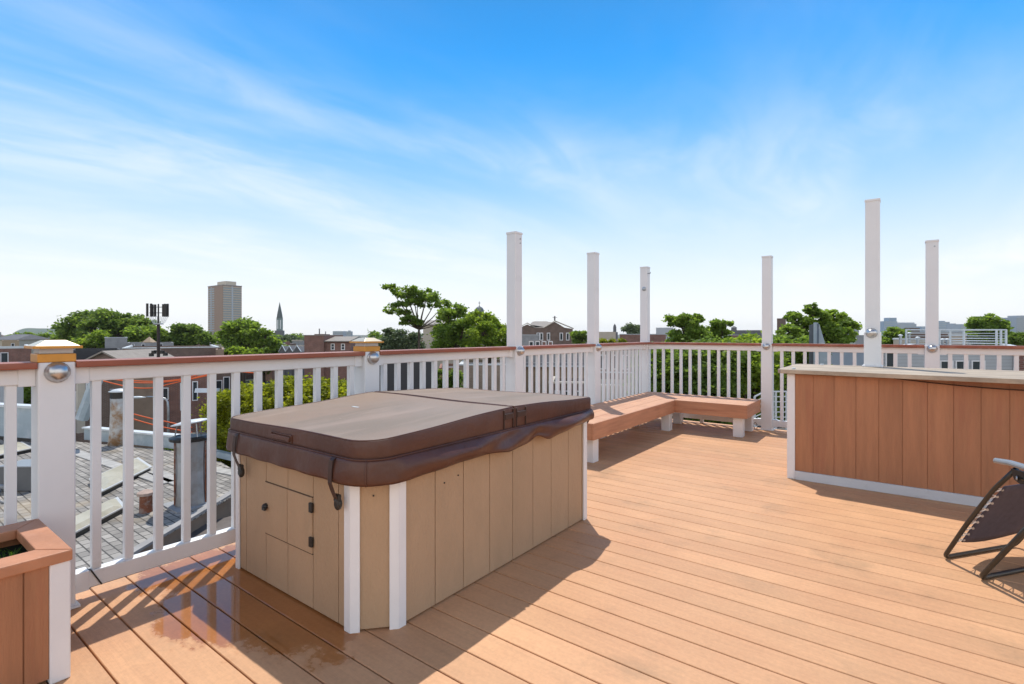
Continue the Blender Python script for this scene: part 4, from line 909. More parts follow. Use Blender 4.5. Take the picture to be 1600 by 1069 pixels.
# ---- long brown buildings and sheds along the left skyline
flat('warehouse', 'long low brown brick building running behind the cell mast', 195, 345, 62, 544, 14, BRK2, GRAVEL, cope=STEELW, copeh=.12, cat='building')
flat('warehouse', 'brown brick building at the far left edge with a pale coping', -60, 51, 55, 545, 12, BRK1, GRAVEL, cope=STEELW, copeh=.25, cat='building', wins=[(2, 12, 552, 568)])
flat('warehouse', 'dark flat-roofed building just right of the near lantern post', 112, 190, 66, 547, 10, DARKSID, TAR, cat='building')
t = thing('gable_roof', 'small brown gable front peeking over the handrail right of the near lantern', 'house', loc_at(163, 48), TH); u = 48 / FPX
k = MB(); h0, h1 = zl(563, 48), zl(551.5, 48); k.extr([(-26 * u, 0, h0), (26 * u, 0, h0), (0, 0, h1)], (0, 7, 0)); k.box(-24 * u, 24 * u, .05, 6.9, 0, h0 - .001); k.build('wall', BRK2, t, local=True)
k = MB(); w_ = 30 * u
k.extr([(-w_, -.3, h0 - .15), (0, -.3, h1 + .05), (w_, -.3, h0 - .15), (w_, -.3, h0), (0, -.3, h1 + .2), (-w_, -.3, h0)], (0, 7.6, 0)); k.build('roof', SLATE2, t, local=True)
flat('shed', 'pale grey penthouse box beside the bright green tree', 164, 199, 78, 528.5, 6, GREYST, LTGREY, cope=LTGREY, copeh=.15, cat='shed')
flat('shed', 'long grey block wall building in front of the trees beside the cell mast', 199, 272, 80, 535.5, 8, GREYST, GRAVEL, cat='building', wins=[(206, 210, 538, 543), (222, 226, 538, 543), (250, 254, 538, 543)])
t = thing('peaked_turret', 'small tan peaked turret on the skyline left of the cell mast', 'turret', loc_at(230, 84), TH); u = 84 / FPX
MB().box(-5 * u, 5 * u, 0, 1, 0, zl(535, 84)).build('wall', TANST, t, local=True); k = MB(); z0 = zl(535, 84); k.add([(-7 * u, -.2, z0), (7 * u, -.2, z0), (7 * u, 1.2, z0), (-7 * u, 1.2, z0), (0, .5, zl(526, 84))], [(3, 2, 1, 0), (0, 1, 4), (1, 2, 4), (2, 3, 4), (3, 0, 4)]); k.build('roof', BEIGE, t, local=True)
flat('shed', 'tan stone house at the far left with a grey roof', 3, 30, 95, 532, 6, BEIGE, SLATE, cat='house', wins=[(18, 22, 537, 541)])
t = thing('grey_roof_house', 'house with a broad pale grey hipped roof at the far left', 'house', loc_at(8, 110), TH); u = 110 / FPX
MB().box(-22 * u, 18 * u, 0, 8, 0, zl(531, 110)).build('wall', STONE, t, local=True); z0, z1 = zl(531, 110), zl(522.5, 110)
MB().add([(-24 * u, -.5, z0), (20 * u, -.5, z0), (20 * u, 8.5, z0), (-24 * u, 8.5, z0), (-14 * u, 4, z1), (14 * u, 4, z1)], [(3, 2, 1, 0), (0, 1, 5, 4), (1, 2, 5), (2, 3, 4, 5), (3, 0, 4)]).build('roof', SLATE, t, local=True)
flat('apartment_building', 'dark grey block cut by the left edge of the view', -30, 2, 240, 519, 10, GREYST, GRAVEL, cat='building')
flat('warehouse', 'white roofed building between the round green tree and the tree row', 328, 352, 120, 532, 8, STONE, LTGREY, cat='building', cope=STEELW)
flat('warehouse', 'beige end wall of the long brown building', 337, 350, 61, 546, 10, TANST, GRAVEL, cat='building')

# ---- cell mast
Zm = 44; u = Zm / FPX; t = thing('cell_mast', 'cell phone mast with two clusters of dark panel antennas', 'mast', loc_at(247.5, Zm), TH)
MB().tube([(0, 0, 0), (0, 0, zl(505, Zm))], 2.3 * u, 10).build('pole', mat('mast_brown', (.035, .022, .02), .6, .2), t, local=True)
MB().tube([(0, 0, zl(505, Zm)), (0, 0, zl(475, Zm))], .06, 8).build('top_pole', BLACK, t, local=True)
MB().lathe([(7 * u, zl(507, Zm)), (7 * u, zl(505.5, Zm)), (4 * u, zl(505, Zm))], (0, 0, 0), 14).build('platform', GALV, t, local=True)
for i, (x_, y_) in enumerate(((-13.5, -.3), (-11.8, .2), (-10, -.1), (-8.2, .25), (8, .2), (10, -.2), (12, .2), (14.2, -.3))):
    MB().box(x_ * u - .08, x_ * u + .08, y_ - .05, y_ + .05, zl(495, Zm), zl(474.5 + (i % 2), Zm)).build('antenna_panel', BLACK, t, local=True, bevel=.01)
for z_ in (480, 489): MB().tube([(-14 * u, 0, zl(z_, Zm)), (15 * u, 0, zl(z_, Zm))], .03, 5).build('cross_arm', BLACK, t, local=True)
k = MB()
for x_ in (-14, -11.5, -9, -5, -2, 3, 6, 9, 12, 15): k.tube([(x_ * u, 0, zl(494, Zm)), (x_ * .62 * u, 0, zl(505, Zm))], .022, 4)
tag(k.build('cable_bundle', STEELW, t, local=True))
k = MB()
for x_, z_ in ((-11, 553), (-7, 549), (6, 549), (11, 552)): k.box(x_ * u - .12, x_ * u + .12, -.15, .15, zl(z_ + 4, Zm), zl(z_ - 1, Zm)); k.tube([(0, 0, zl(548, Zm)), (x_ * u, 0, zl(z_ - 1, Zm))], .04, 5)
k.build('equipment_bracket', BLACK, t, local=True)

# ---- apartment tower (aligned with the street grid)
Zt = 600; p = at(347.5, YH, Zt); t = thing('apartment_tower', 'tall brown and grey apartment tower on the left skyline', 'tower', (p.x, p.y, GZ))
TW, TDp, Th = 38.0, 22.0, zl(446, Zt)
MB().box(-TW, 0, 0, TDp, 0, Th).build('wall', PINKBR, t, local=True)
MB().box(-TW * .62, -TW * .05, TDp * .2, TDp * .75, Th, zl(438.5, Zt)).build('penthouse', TOWERL, t, local=True)
MB().box(-TW - .3, .3, -.3, TDp + .3, Th, Th + 1.0).build('parapet', SLATE2, t, local=True)
nf = 23; fh = (Th - 4) / nf
for i in range(nf):
    z = 3.2 + fh * i; w = MB().box(.0, .12, 1.0, TDp * .46, z, z + fh * .46).box(.0, .12, TDp * .54, TDp - 1, z, z + fh * .46).build('window_band', TOWERW, t, local=True)
    w = MB().box(-TW + 1, -TW + 8, -.12, 0, z, z + fh * .5).box(-TW + 10, -TW + 17, -.12, 0, z, z + fh * .5).build('window_band', TOWERW, t, local=True)
    MB().box(.0, .5, .6, TDp - .6, z + fh * .62, z + fh * .92).build('balcony_slab', TOWERL, t, local=True)
MB().box(.0, .62, TDp * .46, TDp * .54, 0, Th - .5).build('service_shaft', LTGREY, t, local=True)
MB().box(-TW + 8, -TW + 10, -.4, 0, 0, Th - .5).build('pier', LTGREY, t, local=True)

# ---- church steeple
Zc = 450; u = Zc / FPX; t = thing('church_steeple', 'slender green-grey church steeple with a sharp spire, right of the tower', 'steeple', loc_at(437, Zc), TH + R(12))
w1 = 3.9 * u; MB().box(-w1 * 1.5, w1 * 1.5, -w1 * 1.5, w1 * 1.5, 0, zl(516.5, Zc)).build('tower_base', SLATE, t, local=True)
MB().box(-w1, w1, -w1, w1, zl(516.5, Zc), zl(497, Zc)).build('belfry', COPG, t, local=True)
k = MB(); k.lathe([(w1 * 1.25, zl(497, Zc)), (w1 * 1.1, zl(495.5, Zc)), (w1 * .95, zl(491, Zc)), (.05, zl(472, Zc))], (0, 0, 0), 8); k.build('spire', mat('spire_copper', (.09, .115, .11), .6, .15), t, local=True)
for x_ in (-.5, .5): MB().box(x_ * w1 - .45, x_ * w1 + .45, -w1 - .1, -w1, zl(514, Zc), zl(500, Zc)).build('louvre', STEELW, t, local=True)
MB().box(-22 * u, -6 * u, -3, 10, 0, zl(520, Zc)).build('nave', SLATE, t, local=True)

# ---- brick house right of centre-left with chimneys
Zh = 75; u = Zh / FPX
t = thing('brick_house', 'red-brown brick house with grey roof and chimney pots left of the far lantern', 'house', loc_at(512, Zh), TH)
MB().box(-34 * u, -4 * u, -.6, 8, 0, zl(524.5, Zh)).build('wall', BRK1, t, local=True)
MB().box(-4 * u + .001, 36 * u, 0, 8, 0, zl(534, Zh)).build('wall', BRK1, t, local=True)
MB().box(-34.5 * u, -3.6 * u, -.7, 8, zl(524.5, Zh), zl(523.5, Zh)).build('roof', SLATE2, t, local=True)
z0, z1 = zl(534, Zh), zl(526, Zh)
MB().extr([(-3.5 * u, -.5, z0), (-3.5 * u, -.5, z0 + .12), (-3.5 * u, 4, z1), (-3.5 * u, 8.3, z0 + .12), (-3.5 * u, 8.3, z0)], (40 * u, 0, 0)).build('roof', SLATE2, t, local=True)
for x_, a, b in ((-21, 513.5, 1), (-11, 518, .8)): MB().lathe([(b * u, zl(524.5, Zh)), (b * u * .9, zl(a + 1, Zh)), (b * u * 1.2, zl(a, Zh))], (x_ * u, 2, 0), 8).build('chimney_pot', SLATE, t, local=True)
MB().box(-25 * u, -15 * u, 1, 3, zl(524.4, Zh), zl(522, Zh)).box(-14 * u, -8 * u, 1, 3, zl(524.4, Zh), zl(522.3, Zh)).build('chimney', BRK2, t, local=True)
for x_ in (6, 22): add_window(t, x_ * u, (x_ + 4) * u, zl(546, Zh), zl(538, Zh), fr=.1, bars=1)
flat('row_house', 'low white-trimmed roofs between the green trees and the brick house', 432, 478, 110, 541, 8, STONE, TAR, cat='house', wins=[(440, 444, 544, 548), (455, 459, 544, 548)])
for i, (a, b, y_) in enumerate(((436, 446, 540), (447, 457, 541), (458, 470, 540.5))):
    t = thing('gable_roof', ['dark gable with white verge, leftmost of the three by the brick house', 'dark gable with white verge, middle one of the three by the brick house', 'dark gable with white verge next to the brick house wall'][i], 'house', loc_at((a + b) / 2, 100), TH, 'small dark gables by the brick house'); u = 100 / FPX; w_ = (b - a) / 2 * u
    MB().extr([(-w_, 0, zl(550, 100)), (w_, 0, zl(550, 100)), (0, 0, zl(y_ + 1, 100))], (0, 6, 0)).box(-w_, w_, .01, 5.9, 0, zl(550.01, 100)).build('wall', SLATE, t, local=True)
    MB().extr([(-w_ * 1.1, -.2, zl(550, 100)), (0, -.2, zl(y_, 100)), (w_ * 1.1, -.2, zl(550, 100)), (w_ * 1.1, -.2, zl(549, 100)), (0, -.2, zl(y_ - 1, 100)), (-w_ * 1.1, -.2, zl(549, 100))], (0, .3, 0)).build('verge', STEELW, t, local=True)

# ---- through the balusters right of the far lantern
flat('grey_house', 'dark grey sided house behind the railing right of the far lantern', 590, 679, 30, 566, 9, DARKSID, TAR, cope=None, cat='house')
for i, px in enumerate((655, 671)):
    t = thing('roof_vent', ['pale mushroom roof vent on the dark grey house, the left one', 'pale mushroom roof vent on the dark grey house, the right one'][i], 'vent', (*at(px, 566, 30.5).xy, zl(566, 30) + GZ - .06), TH, 'mushroom vents on the dark grey house')
    MB().lathe([(.1, -.18), (.1, .06)], (0, 0, 0), 10).build('neck', GALV, t, local=True); MB().lathe([(.24, .06), (.26, .09), (.15, .16), (.01, .18)], (0, 0, 0), 14).build('hood', STEELW, t, local=True, smooth=True)
flat('brick_house', 'tan brick row house behind the balusters left of the first tall post', 718, 815, 38, 571, 9, BRK4, TAR, cat='house', cope=STEELW, copeh=.1)
flat('brick_house', 'small brick house above the green hedge', 686, 722, 48, 575, 7, BRK3, TAR, cat='house')
for a, b, y_, Z, lb in ((684, 722, 588, 33, 'clipped green hedge between the dark grey house and the tan house'),):
    q = loc_at((a + b) / 2, Z); u = Z / FPX
    bl = [((x_ - (a + b) / 2) * u * math.cos(TH), (x_ - (a + b) / 2) * u * math.sin(TH), zl(y_ + 8, Z), 11 * u) for x_ in range(a, b + 1, 7)]
    tree('hedge', lb, q, bl, 9000, .07, LF_A, .1, seed=5, nsub=12, flatten=1.6)['category'] = 'hedge'
t = flat('apartment_building', 'long tan row with a band of grey windows behind the railing past the hot tub', 812, 930, 44, 549, 9, BEIGE, GRAVEL, cat='building', wins=[(a, a + 8, 553, 566) for a in range(818, 926, 12)], cope=STEELW, copeh=.08)
MB().box(-59 / FPX * 44, 59 / FPX * 44, -.5, -.001, zl(573, 44), zl(571, 44)).build('ledge', STEELW, t, local=True)
MB().box(-59 / FPX * 44, 59 / FPX * 44, -.06, -.001, zl(570.8, 44), zl(551, 44)).build('grey_band', GREYST, t, local=True)
flat('brick_house', 'low brown brick extension in front of the tan row', 858, 935, 36, 600, 5, BRK2, GRAVEL, cat='house', cope=STONE, copeh=.12, wins=[(868, 874, 612, 626), (884, 890, 612, 626), (902, 908, 612, 626)])
t = flat('brick_house', 'dark brown house behind the railing beside the left arm of the bench', 925, 1025, 34, 550, 9, BRK2, TAR, cat='house', wins=[(a, a + 7, 556, 576) for a in (938, 956, 974, 992)])
MB().box(-50 / FPX * 34, 50 / FPX * 34, -.1, -.001, zl(583, 34), zl(581, 34)).build('string_course', STEELW, t, local=True)
flat('brick_house', 'pale ledge and lower wing of the dark brown house', 920, 985, 30, 602, 4, STONE, GRAVEL, cat='house')

# parked cars in the street seen through the far balusters
def car(label, px, py, Z, m, rz=0.0):
    q = at(px, py, Z); t = thing('parked_car', label, 'car', (q.x, q.y, GZ), rz, 'cars parked behind the houses')
    prof = [(-2.1, .35), (-2.15, .75), (-1.35, .88), (-.75, 1.42), (.85, 1.45), (1.5, .95), (2.1, .85), (2.15, .4)]
    k = MB(); k.extr([(-.85, x_, z_) for x_, z_ in prof], (1.7, 0, 0)); k.build('body', m, t, local=True, bevel=.08)
    MB().extr([(-.87, x_, z_) for x_, z_ in ((-1.2, .92), (-.7, 1.34), (.8, 1.36), (1.35, .95))], (1.74, 0, 0)).build('side_window', GLASSD, t, local=True)
    for x_ in (-.8, .8):
        for y_ in (-1.35, 1.3): MB().lathe([(.32, -.1), (.32, .1)], (x_, y_, .33), 14, 'X').build('wheel', BLACK, t, local=True)
CARW = mat('white_car_paint', (.7, .7, .7), .25, .02, coat=.5); CARS = mat('silver_car_paint', (.35, .37, .4), .25, .02, metal=.5, coat=.5)

# ---- church with dome, and gabled brick church
Zd = 130; u = Zd / FPX; t = thing('domed_church', 'church drum with a dark dome and cross rising behind the green trees', 'church', loc_at(749, Zd), TH)
MB().lathe([(9 * u, 0), (9 * u, zl(494, Zd))], (0, 0, 0), 16).build('drum', STONE, t, local=True)
z0 = zl(486, Zd); MB().lathe([(7.2 * u, zl(494, Zd)), (7.2 * u, z0), (6.6 * u, z0 + 2.6 * u), (5.2 * u, z0 + 4.8 * u), (3 * u, z0 + 6.4 * u), (.8 * u, z0 + 7.2 * u), (.7 * u, z0 + 8.6 * u)], (0, 0, 0), 20).build('dome', mat('lead_dome', (.14, .16, .17), .5, .15), t, local=True, smooth=True)
MB().box(-.35 * u, .35 * u, -.3 * u, .3 * u, z0 + 8.6 * u, z0 + 15 * u).box(-1.7 * u, 1.7 * u, -.25 * u, .25 * u, z0 + 12 * u, z0 + 12.8 * u).build('cross', SLATE, t, local=True)
MB().box(-90 * u, 60 * u, 2, 16, 0, zl(507, Zd)).build('nave', STONE, t, local=True)
z0, z1 = zl(507, Zd), zl(499, Zd); MB().extr([(-90 * u, 1, z0), (-90 * u, 9, z1), (-90 * u, 17, z0)], (80 * u, 0, 0)).build('nave_roof', SLATE2, t, local=True)
Zg = 95; u = Zg / FPX; t = thing('brick_church', 'brown brick church with two gables, pale roof and a cross finial', 'church', loc_at(855, Zg), TH)
def P2(px, py, y=0): return ((px - 855) * u, y, zl(py, Zg))
MB().extr([P2(817, 560), P2(895, 560), P2(895, 514), P2(882, 512), P2(867, 503), P2(851, 512), P2(834, 512.5), P2(824, 507), P2(817, 510)], (0, 16, 0)).build('wall', BRK3 if 0 else BRK2, t, local=True)
MB().box(-38 * u, 40 * u, .3, 15.7, 0, zl(560, Zg)).build('lower_wall', BRK2, t, local=True)
k = MB(); k.extr([P2(849, 513, -.3), P2(867, 502, -.3), P2(896.5, 514, -.3), P2(896.5, 513, -.3), P2(867, 500.8, -.3), P2(849, 512, -.3)], (0, 1.4, 0)); k.build('verge', STONE, t, local=True)
k = MB(); k.extr([P2(815, 510, -.3), P2(824, 505.5, -.3), P2(836, 512.5, -.3), P2(836, 511.3, -.3), P2(824, 504.2, -.3), P2(815, 509, -.3)], (0, 1.4, 0)); k.build('verge', STONE, t, local=True)
k = MB(); k.add([P2(828, 507, 1.2), P2(851, 511, 1.2), P2(867, 502.5, 6), P2(860, 500.8, 9), P2(835, 501, 9)], [(0, 1, 2, 3, 4)]); k.extr([P2(826, 513, .6), P2(838, 500.5, 8), P2(860, 500.5, 8), P2(852, 512, .6)], (0, 6, 0)); k.build('roof', SLATE2, t, local=True)
MB().box(*(lambda a: (a[0] - .12, a[0] + .12, .2, .5, a[2], a[2] + 7 * u))(P2(867, 501))).box(*(lambda a: (a[0] - .4, a[0] + .4, .22, .48, a[2] + 4.6 * u, a[2] + 5.2 * u))(P2(867, 501))).build('cross', SLATE, t, local=True)
for px in (841, 846, 857, 877, 887): add_window(t, (px - 855 - 1.6) * u, (px - 855 + 1.6) * u, zl(531, Zg), zl(521, Zg), fr=.12)
flat('row_house', 'pale flat porch roof in front of the brick church', 812, 842, 70, 524, 4, GREYST, LTGREY, cope=LTGREY, copeh=.1, cat='house')
for i, px in enumerate((828, 838, 848, 858)):
    t = thing('dormer', 'white framed dormer in the row below the brick church, ' + ['leftmost', 'second from left', 'third from left', 'rightmost'][i], 'dormer', (*at(px + 2, YH, 60).xy, GZ), TH, 'white dormers below the church'); uu = 60 / FPX
    MB().box(-3.4 * uu, 3.4 * uu, 0, 2, 0, zl(533, 60)).build('wall', BRK1, t, local=True); add_window(t, -2.4 * uu, 2.4 * uu, zl(541, 60), zl(534.6, 60), fr=.1, glass=BRK1 if i > 1 else GLASSD)
Zp = 260; u = Zp / FPX; t = thing('stone_steeple', 'small grey stone steeple between two tall posts', 'steeple', loc_at(960.5, Zp), TH)
MB().box(-4 * u, 4 * u, -4 * u, 4 * u, 0, zl(519, Zp)).build('tower', SLATE, t, local=True); MB().lathe([(2.6 * u, zl(519, Zp)), (2.4 * u, zl(511, Zp)), (1.6 * u, zl(508, Zp)), (.05, zl(506, Zp))], (0, 0, 0), 8).build('spire', SLATE, t, local=True)
flat('row_house', 'pale roofed long building left of the small stone steeple', 935, 962, 180, 519.5, 8, STONE, SLATE2, cat='building', cope=STONE, copeh=.2)
flat('brick_building', 'red brick flat building with pale coping crossing behind the corner post', 968, 1040, 85, 523, 9, BRK1, GRAVEL, cat='building', cope=LTGREY, copeh=.12)
flat('modern_block', 'pale grey glass-topped block left of the trees behind the bench', 1025, 1052, 230, 512, 14, LTGREY, GRAVEL, cat='building')
t = flat('modern_block', 'dark flat building with a small rooftop cupola on the skyline', 1138, 1190, 250, 516, 14, SLATE, TAR, cat='building'); u = 250 / FPX
MB().box(-20 * u, -12 * u, 3, 6, zl(516, 250), zl(512, 250)).lathe([(5 * u, zl(512, 250)), (1 * u, zl(509.5, 250))], (-16 * u, 4.5, 0), 6).build('cupola', SLATE, t, local=True)
flat('brick_building', 'small red brick wall seen between the trees behind the bench', 1139, 1160, 95, 524, 5, BRK1, GRAVEL, cat='building', cope=LTGREY, copeh=.1)
flat('brick_building', 'old brick chimney block left of the large tree behind the bar', 1214, 1228, 120, 497.5, 4, BRK2, TAR, cat='building')

# ---- right side: grey houses, roof deck railing, blue wedge, stairs
t = flat('grey_house', 'pale grey clapboard house with dark windows behind the right end of the bar', 1372, 1620, 19, 548.5, 7, LTGREY, GRAVEL, cat='house', cope=STEELW, copeh=.06, rz=TH)
um = (1372 + 1620) / 2
for a, b, y0, y1 in ((1384, 1399, 552, 600), (1469, 1486, 565, 600), (1493, 1510, 565, 600), (1518, 1536, 565, 600)): add_window(t, (a - um) / FPX * 19, (b - um) / FPX * 19, zl(y1, 19), zl(y0, 19), fr=.04)
k = MB()
for y_ in (557, 562, 567, 572, 577, 582): k.box(-124 / FPX * 19, 124 / FPX * 19, -.012, -.001, zl(y_ + .4, 19), zl(y_, 19))
k.build('clapboard_lines', GREYST, t, local=True)
flat('dark_house', 'dark slate-roofed house behind the middle of the bar', 1292, 1374, 24, 556, 8, DARKSID, TAR, cat='house', cope=LTGREY, copeh=.05, wins=[(1302, 1310, 562, 578), (1330, 1338, 562, 578)])
flat('brick_house', 'brown brick house end cut by the right edge of the view', 1586, 1640, 18.6, 552, .3, BRK1, GRAVEL, cat='house')
Zr = 27; u = Zr / FPX; t = thing('roof_railing', 'pale metal cable railing on a rooftop terrace at the far right', 'railing', (*at(1520, YH, Zr).xy, zl(543, Zr) + GZ), TH); zz = lambda y_: zl(y_, Zr) - zl(543, Zr)
for y_, r_ in ((515.5, .035), (521, .012), (525, .012), (529, .012), (533, .012), (537, .012)):
    MB().tube([(-105 * u, 0, zz(y_)), (52 * u, 0, zz(y_)), (52 * u, 3.5, zz(y_))], r_ + .006, 6).build('rail_bar', STEELW, t, local=True)
for x_, y_ in ((-104, 0), (-52, 0), (-14, 0), (37, 0), (52, 0), (44, 0)): MB().box(x_ * u - .035, x_ * u + .035, y_ - .035, y_ + .035, 0, zz(515)).build('rail_post', STEELW, t, local=True)
for x_ in (52 * u,): MB().box(x_ - .035, x_ + .035, 3.4, 3.47, 0, zz(515)).build('rail_post', STEELW, t, local=True)
t = flat('terrace_house', 'white-edged house carrying the rooftop terrace railing', 1405, 1585, 26.6, 541.5, 6, GREYST, GRAVEL, cat='house', cope=STEELW, copeh=.05)
for i, (px, y_, Z, lb) in enumerate(((1407, 523.5, 25, 'white mushroom vent on a stalk, left of the rear tall post'), (1434, 527, 25, 'white mushroom vent nearest the rear tall post on its left'), (1421, 520, 34, 'small white vent behind the two mushroom vents'), (1473, 530, 25, 'white vent just right of the rear tall post'), (1480, 530, 26, 'second white vent right of the rear tall post'), (1335, 528, 30, 'small white vent beside the tall post on the counter'))):
    q = at(px, y_, Z); u = Z / FPX; t = thing('roof_vent', lb, 'vent', (q.x, q.y, q.z - 18 * u), TH, 'white mushroom vents right of the bar')
    MB().lathe([(.06, 0), (.06, 17 * u)], (0, 0, 0), 8).build('neck', GALV, t, local=True); MB().lathe([(3.2 * u, 16.6 * u), (3.4 * u, 17.2 * u), (2 * u, 18.5 * u), (.01, 19 * u)], (0, 0, 0), 14).build('hood', STEELW, t, local=True, smooth=True)
flat('row_house', 'low pale roofs with white clutter behind the mushroom vents', 1395, 1470, 40, 531, 10, STONE, GRAVEL, cat='house', cope=STEELW, copeh=.1)
flat('brick_building', 'dark brown long building under the skyline, left of the rear tall post', 1413, 1437, 110, 512.5, 6, BRK2, TAR, cat='building')
flat('brick_building', 'long brown building band behind the terrace railing', 1418, 1510, 90, 520, 8, BRK2, GRAVEL, cat='building', cope=LTGREY, copeh=.2)
flat('row_house', 'beige low house behind the terrace railing', 1482, 1510, 60, 524, 6, BEIGE, LTGREY, cat='house', cope=STEELW, copeh=.15)
flat('grey_house', 'grey house beside the tall post on the counter', 1334, 1360, 70, 524, 6, GREYST, SLATE, cat='house')
Zw = 14.5; u = Zw / FPX; t = thing('vent_wedge', 'tall tapering pale blue sheet-metal hood with a dark left side, behind the bar', 'hood', (*at(1278, YH, Zw).xy, -4), TH - math.atan(478 / FPX)); zq = lambda y_: EYE - (y_ - YH) * u + 4
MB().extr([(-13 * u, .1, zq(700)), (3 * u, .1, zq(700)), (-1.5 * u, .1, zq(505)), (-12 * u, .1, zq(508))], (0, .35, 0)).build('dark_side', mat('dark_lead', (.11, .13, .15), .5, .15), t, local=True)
MB().extr([(-6 * u, -.05, zq(700)), (24 * u, -.05, zq(700)), (13 * u, -.05, zq(550)), (2 * u, -.05, zq(507)), (-1 * u, -.05, zq(504)), (-6 * u, -.05, zq(504))], (0, .12, 0)).build('front_sheet', BLUEW, t, local=True)
MB().box(-.6 * u, .8 * u, -.09, -.051, zq(700), zq(506)).build('standing_seam', mat('navy_seam', (.05, .08, .13), .5, .1), t, local=True)
Zq = 12.5; u = Zq / FPX; t = thing('fire_stair', 'white metal railed stair behind the railing next to the bar', 'stair', (*at(1205, YH, Zq).xy, -6), TH); zq = lambda y_: EYE - (y_ - YH) * u + 6
for i in range(7):
    y_ = 612 + 8 * i; MB().tube([(-26 * u, 0, zq(y_ + 8)), (-10 * u, 0, zq(y_)), (24 * u, 0, zq(y_))], .012 if i else .02, 6).build('rail_bar', STEELW, t, local=True)
for x_ in (-26, -10, 7, 24): MB().box(x_ * u - .02, x_ * u + .02, -.02, .02, 0, zq(612 if x_ > -20 else 620)).build('rail_post', STEELW, t, local=True)
MB().box(-30 * u, 40 * u, -.2, 1.2, 0, zq(672)).build('landing', TAR, t, local=True)
flat('low_wing', 'low pale roof ledge directly below the bench railing', 1000, 1250, 10.2, 800, 1.2, BEIGE, GRAVEL, cat='house')

# ---- skyline
def sky_b(label, px0, px1, y, Z, m, d=40, steps=()):
    pm = (px0 + px1) / 2; u = Z / FPX; t = thing('skyline_tower', label, 'tower', loc_at(pm, Z), TH); w = (px1 - px0) / 2 * u
    MB().box(-w, w, 0, d, 0, zl(y, Z)).build('shaft', m, t, local=True)
    for a, b, yy in steps: MB().box((a - pm) * u, (b - pm) * u, 4, d - 4, zl(y, Z), zl(yy, Z)).build('upper_block', m, t, local=True)
    nb = max(2, int((YH - y) / 2.5))
    for i in range(nb): z = zl(y, Z) * (i + .4) / nb; MB().box(-w * .92, w * .92, -1.2, 0, z, z + zl(y, Z) / nb * .4).build('glass_band', TOWERW, t, local=True)
    return t
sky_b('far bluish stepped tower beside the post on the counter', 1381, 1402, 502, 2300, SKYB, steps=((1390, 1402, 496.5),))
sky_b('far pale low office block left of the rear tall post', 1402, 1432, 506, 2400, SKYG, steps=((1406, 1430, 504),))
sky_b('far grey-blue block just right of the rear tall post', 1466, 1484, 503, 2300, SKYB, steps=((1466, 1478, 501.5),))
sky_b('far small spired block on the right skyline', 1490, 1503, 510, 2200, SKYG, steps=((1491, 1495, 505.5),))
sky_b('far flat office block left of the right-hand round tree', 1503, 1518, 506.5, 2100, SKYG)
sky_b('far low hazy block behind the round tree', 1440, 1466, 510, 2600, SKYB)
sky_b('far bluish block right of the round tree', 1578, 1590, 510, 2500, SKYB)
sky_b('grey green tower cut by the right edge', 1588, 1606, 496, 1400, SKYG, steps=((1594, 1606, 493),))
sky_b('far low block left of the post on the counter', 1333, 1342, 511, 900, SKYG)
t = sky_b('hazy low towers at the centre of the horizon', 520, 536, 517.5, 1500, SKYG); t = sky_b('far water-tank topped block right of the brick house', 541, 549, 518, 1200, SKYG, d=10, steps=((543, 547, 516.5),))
# hill on the horizon
k = MB(); vs = []; N_ = 40
for i in range(N_ + 1):
    f = i / N_; px = 20 + 80 * f; hgt = (math.sin(math.pi * f) ** .7) * 9.5 + 1.2 * math.sin(9 * f); q = at(px, YH - hgt, 3000); q2 = at(px, YH, 2900); q3 = at(px, YH, 3150)
    vs += [(q2.x, q2.y, GZ - .1), (q.x, q.y, q.z), (q3.x, q3.y, GZ - .1)]
k.add(vs, [(3 * i + a, 3 * i + a + 1, 3 * i + a + 4, 3 * i + a + 3) for i in range(N_) for a in (0, 1)]); o = struct(k, 'hills', HILL, smooth=True)

# ---- trees
ptree('tree', 'huge broad dark green tree on the left skyline', 95, 165, [(118, 512, 22, 0), (140, 500, 20, 1), (160, 497, 18, -1), (180, 505, 20, 0), (205, 505, 18, 1), (225, 512, 18, 0), (105, 520, 14, 0), (150, 515, 22, -2), (190, 518, 20, 0), (238, 520, 16, 1)], 13000, .34, LF_D, trunk_r=.6, seed=11, nsub=26, clump=.26)
ptree('tree', 'bright light green rounded tree in front of the huge dark tree', 84, 148, [(136, 534, 14, 0), (152, 532, 15, 0), (166, 536, 12, 1), (126, 540, 10, 0)], 6500, .27, LF_E, trunk_r=.3, seed=12)
ptree('tree', 'mid green tree directly behind the cell mast', 88, 228, [(215, 524, 15, 0), (232, 520, 14, 0), (250, 526, 14, 0), (205, 532, 12, 0)], 6500, .28, LF_A, trunk_r=.3, seed=13)
ptree('tree', 'knobbly green tree right of the cell mast', 90, 290, [(282, 518, 13, 0), (298, 518, 13, 0), (270, 530, 14, 0), (312, 526, 13, 0), (290, 532, 16, 0), (325, 532, 10, 0)], 9000, .28, LF_D, trunk_r=.35, seed=14, nsub=20)
ptree('tree', 'round green tree in front of the apartment tower', 78, 380, [(360, 514, 15, 0), (380, 512, 17, 0), (398, 520, 15, -1), (415, 528, 14, 0), (365, 530, 18, 0), (390, 536, 20, 0), (350, 524, 10, 0), (426, 536, 10, 0)], 10000, .26, LF_A, trunk_r=.4, seed=15, nsub=22)
ptree('tree', 'pale green low tree under the round tree near the tower', 70, 378, [(368, 552, 11, 0), (385, 552, 11, 0), (398, 553, 9, 0), (358, 548, 8, 0)], 4500, .22, LF_E, trunk_r=.25, seed=16)
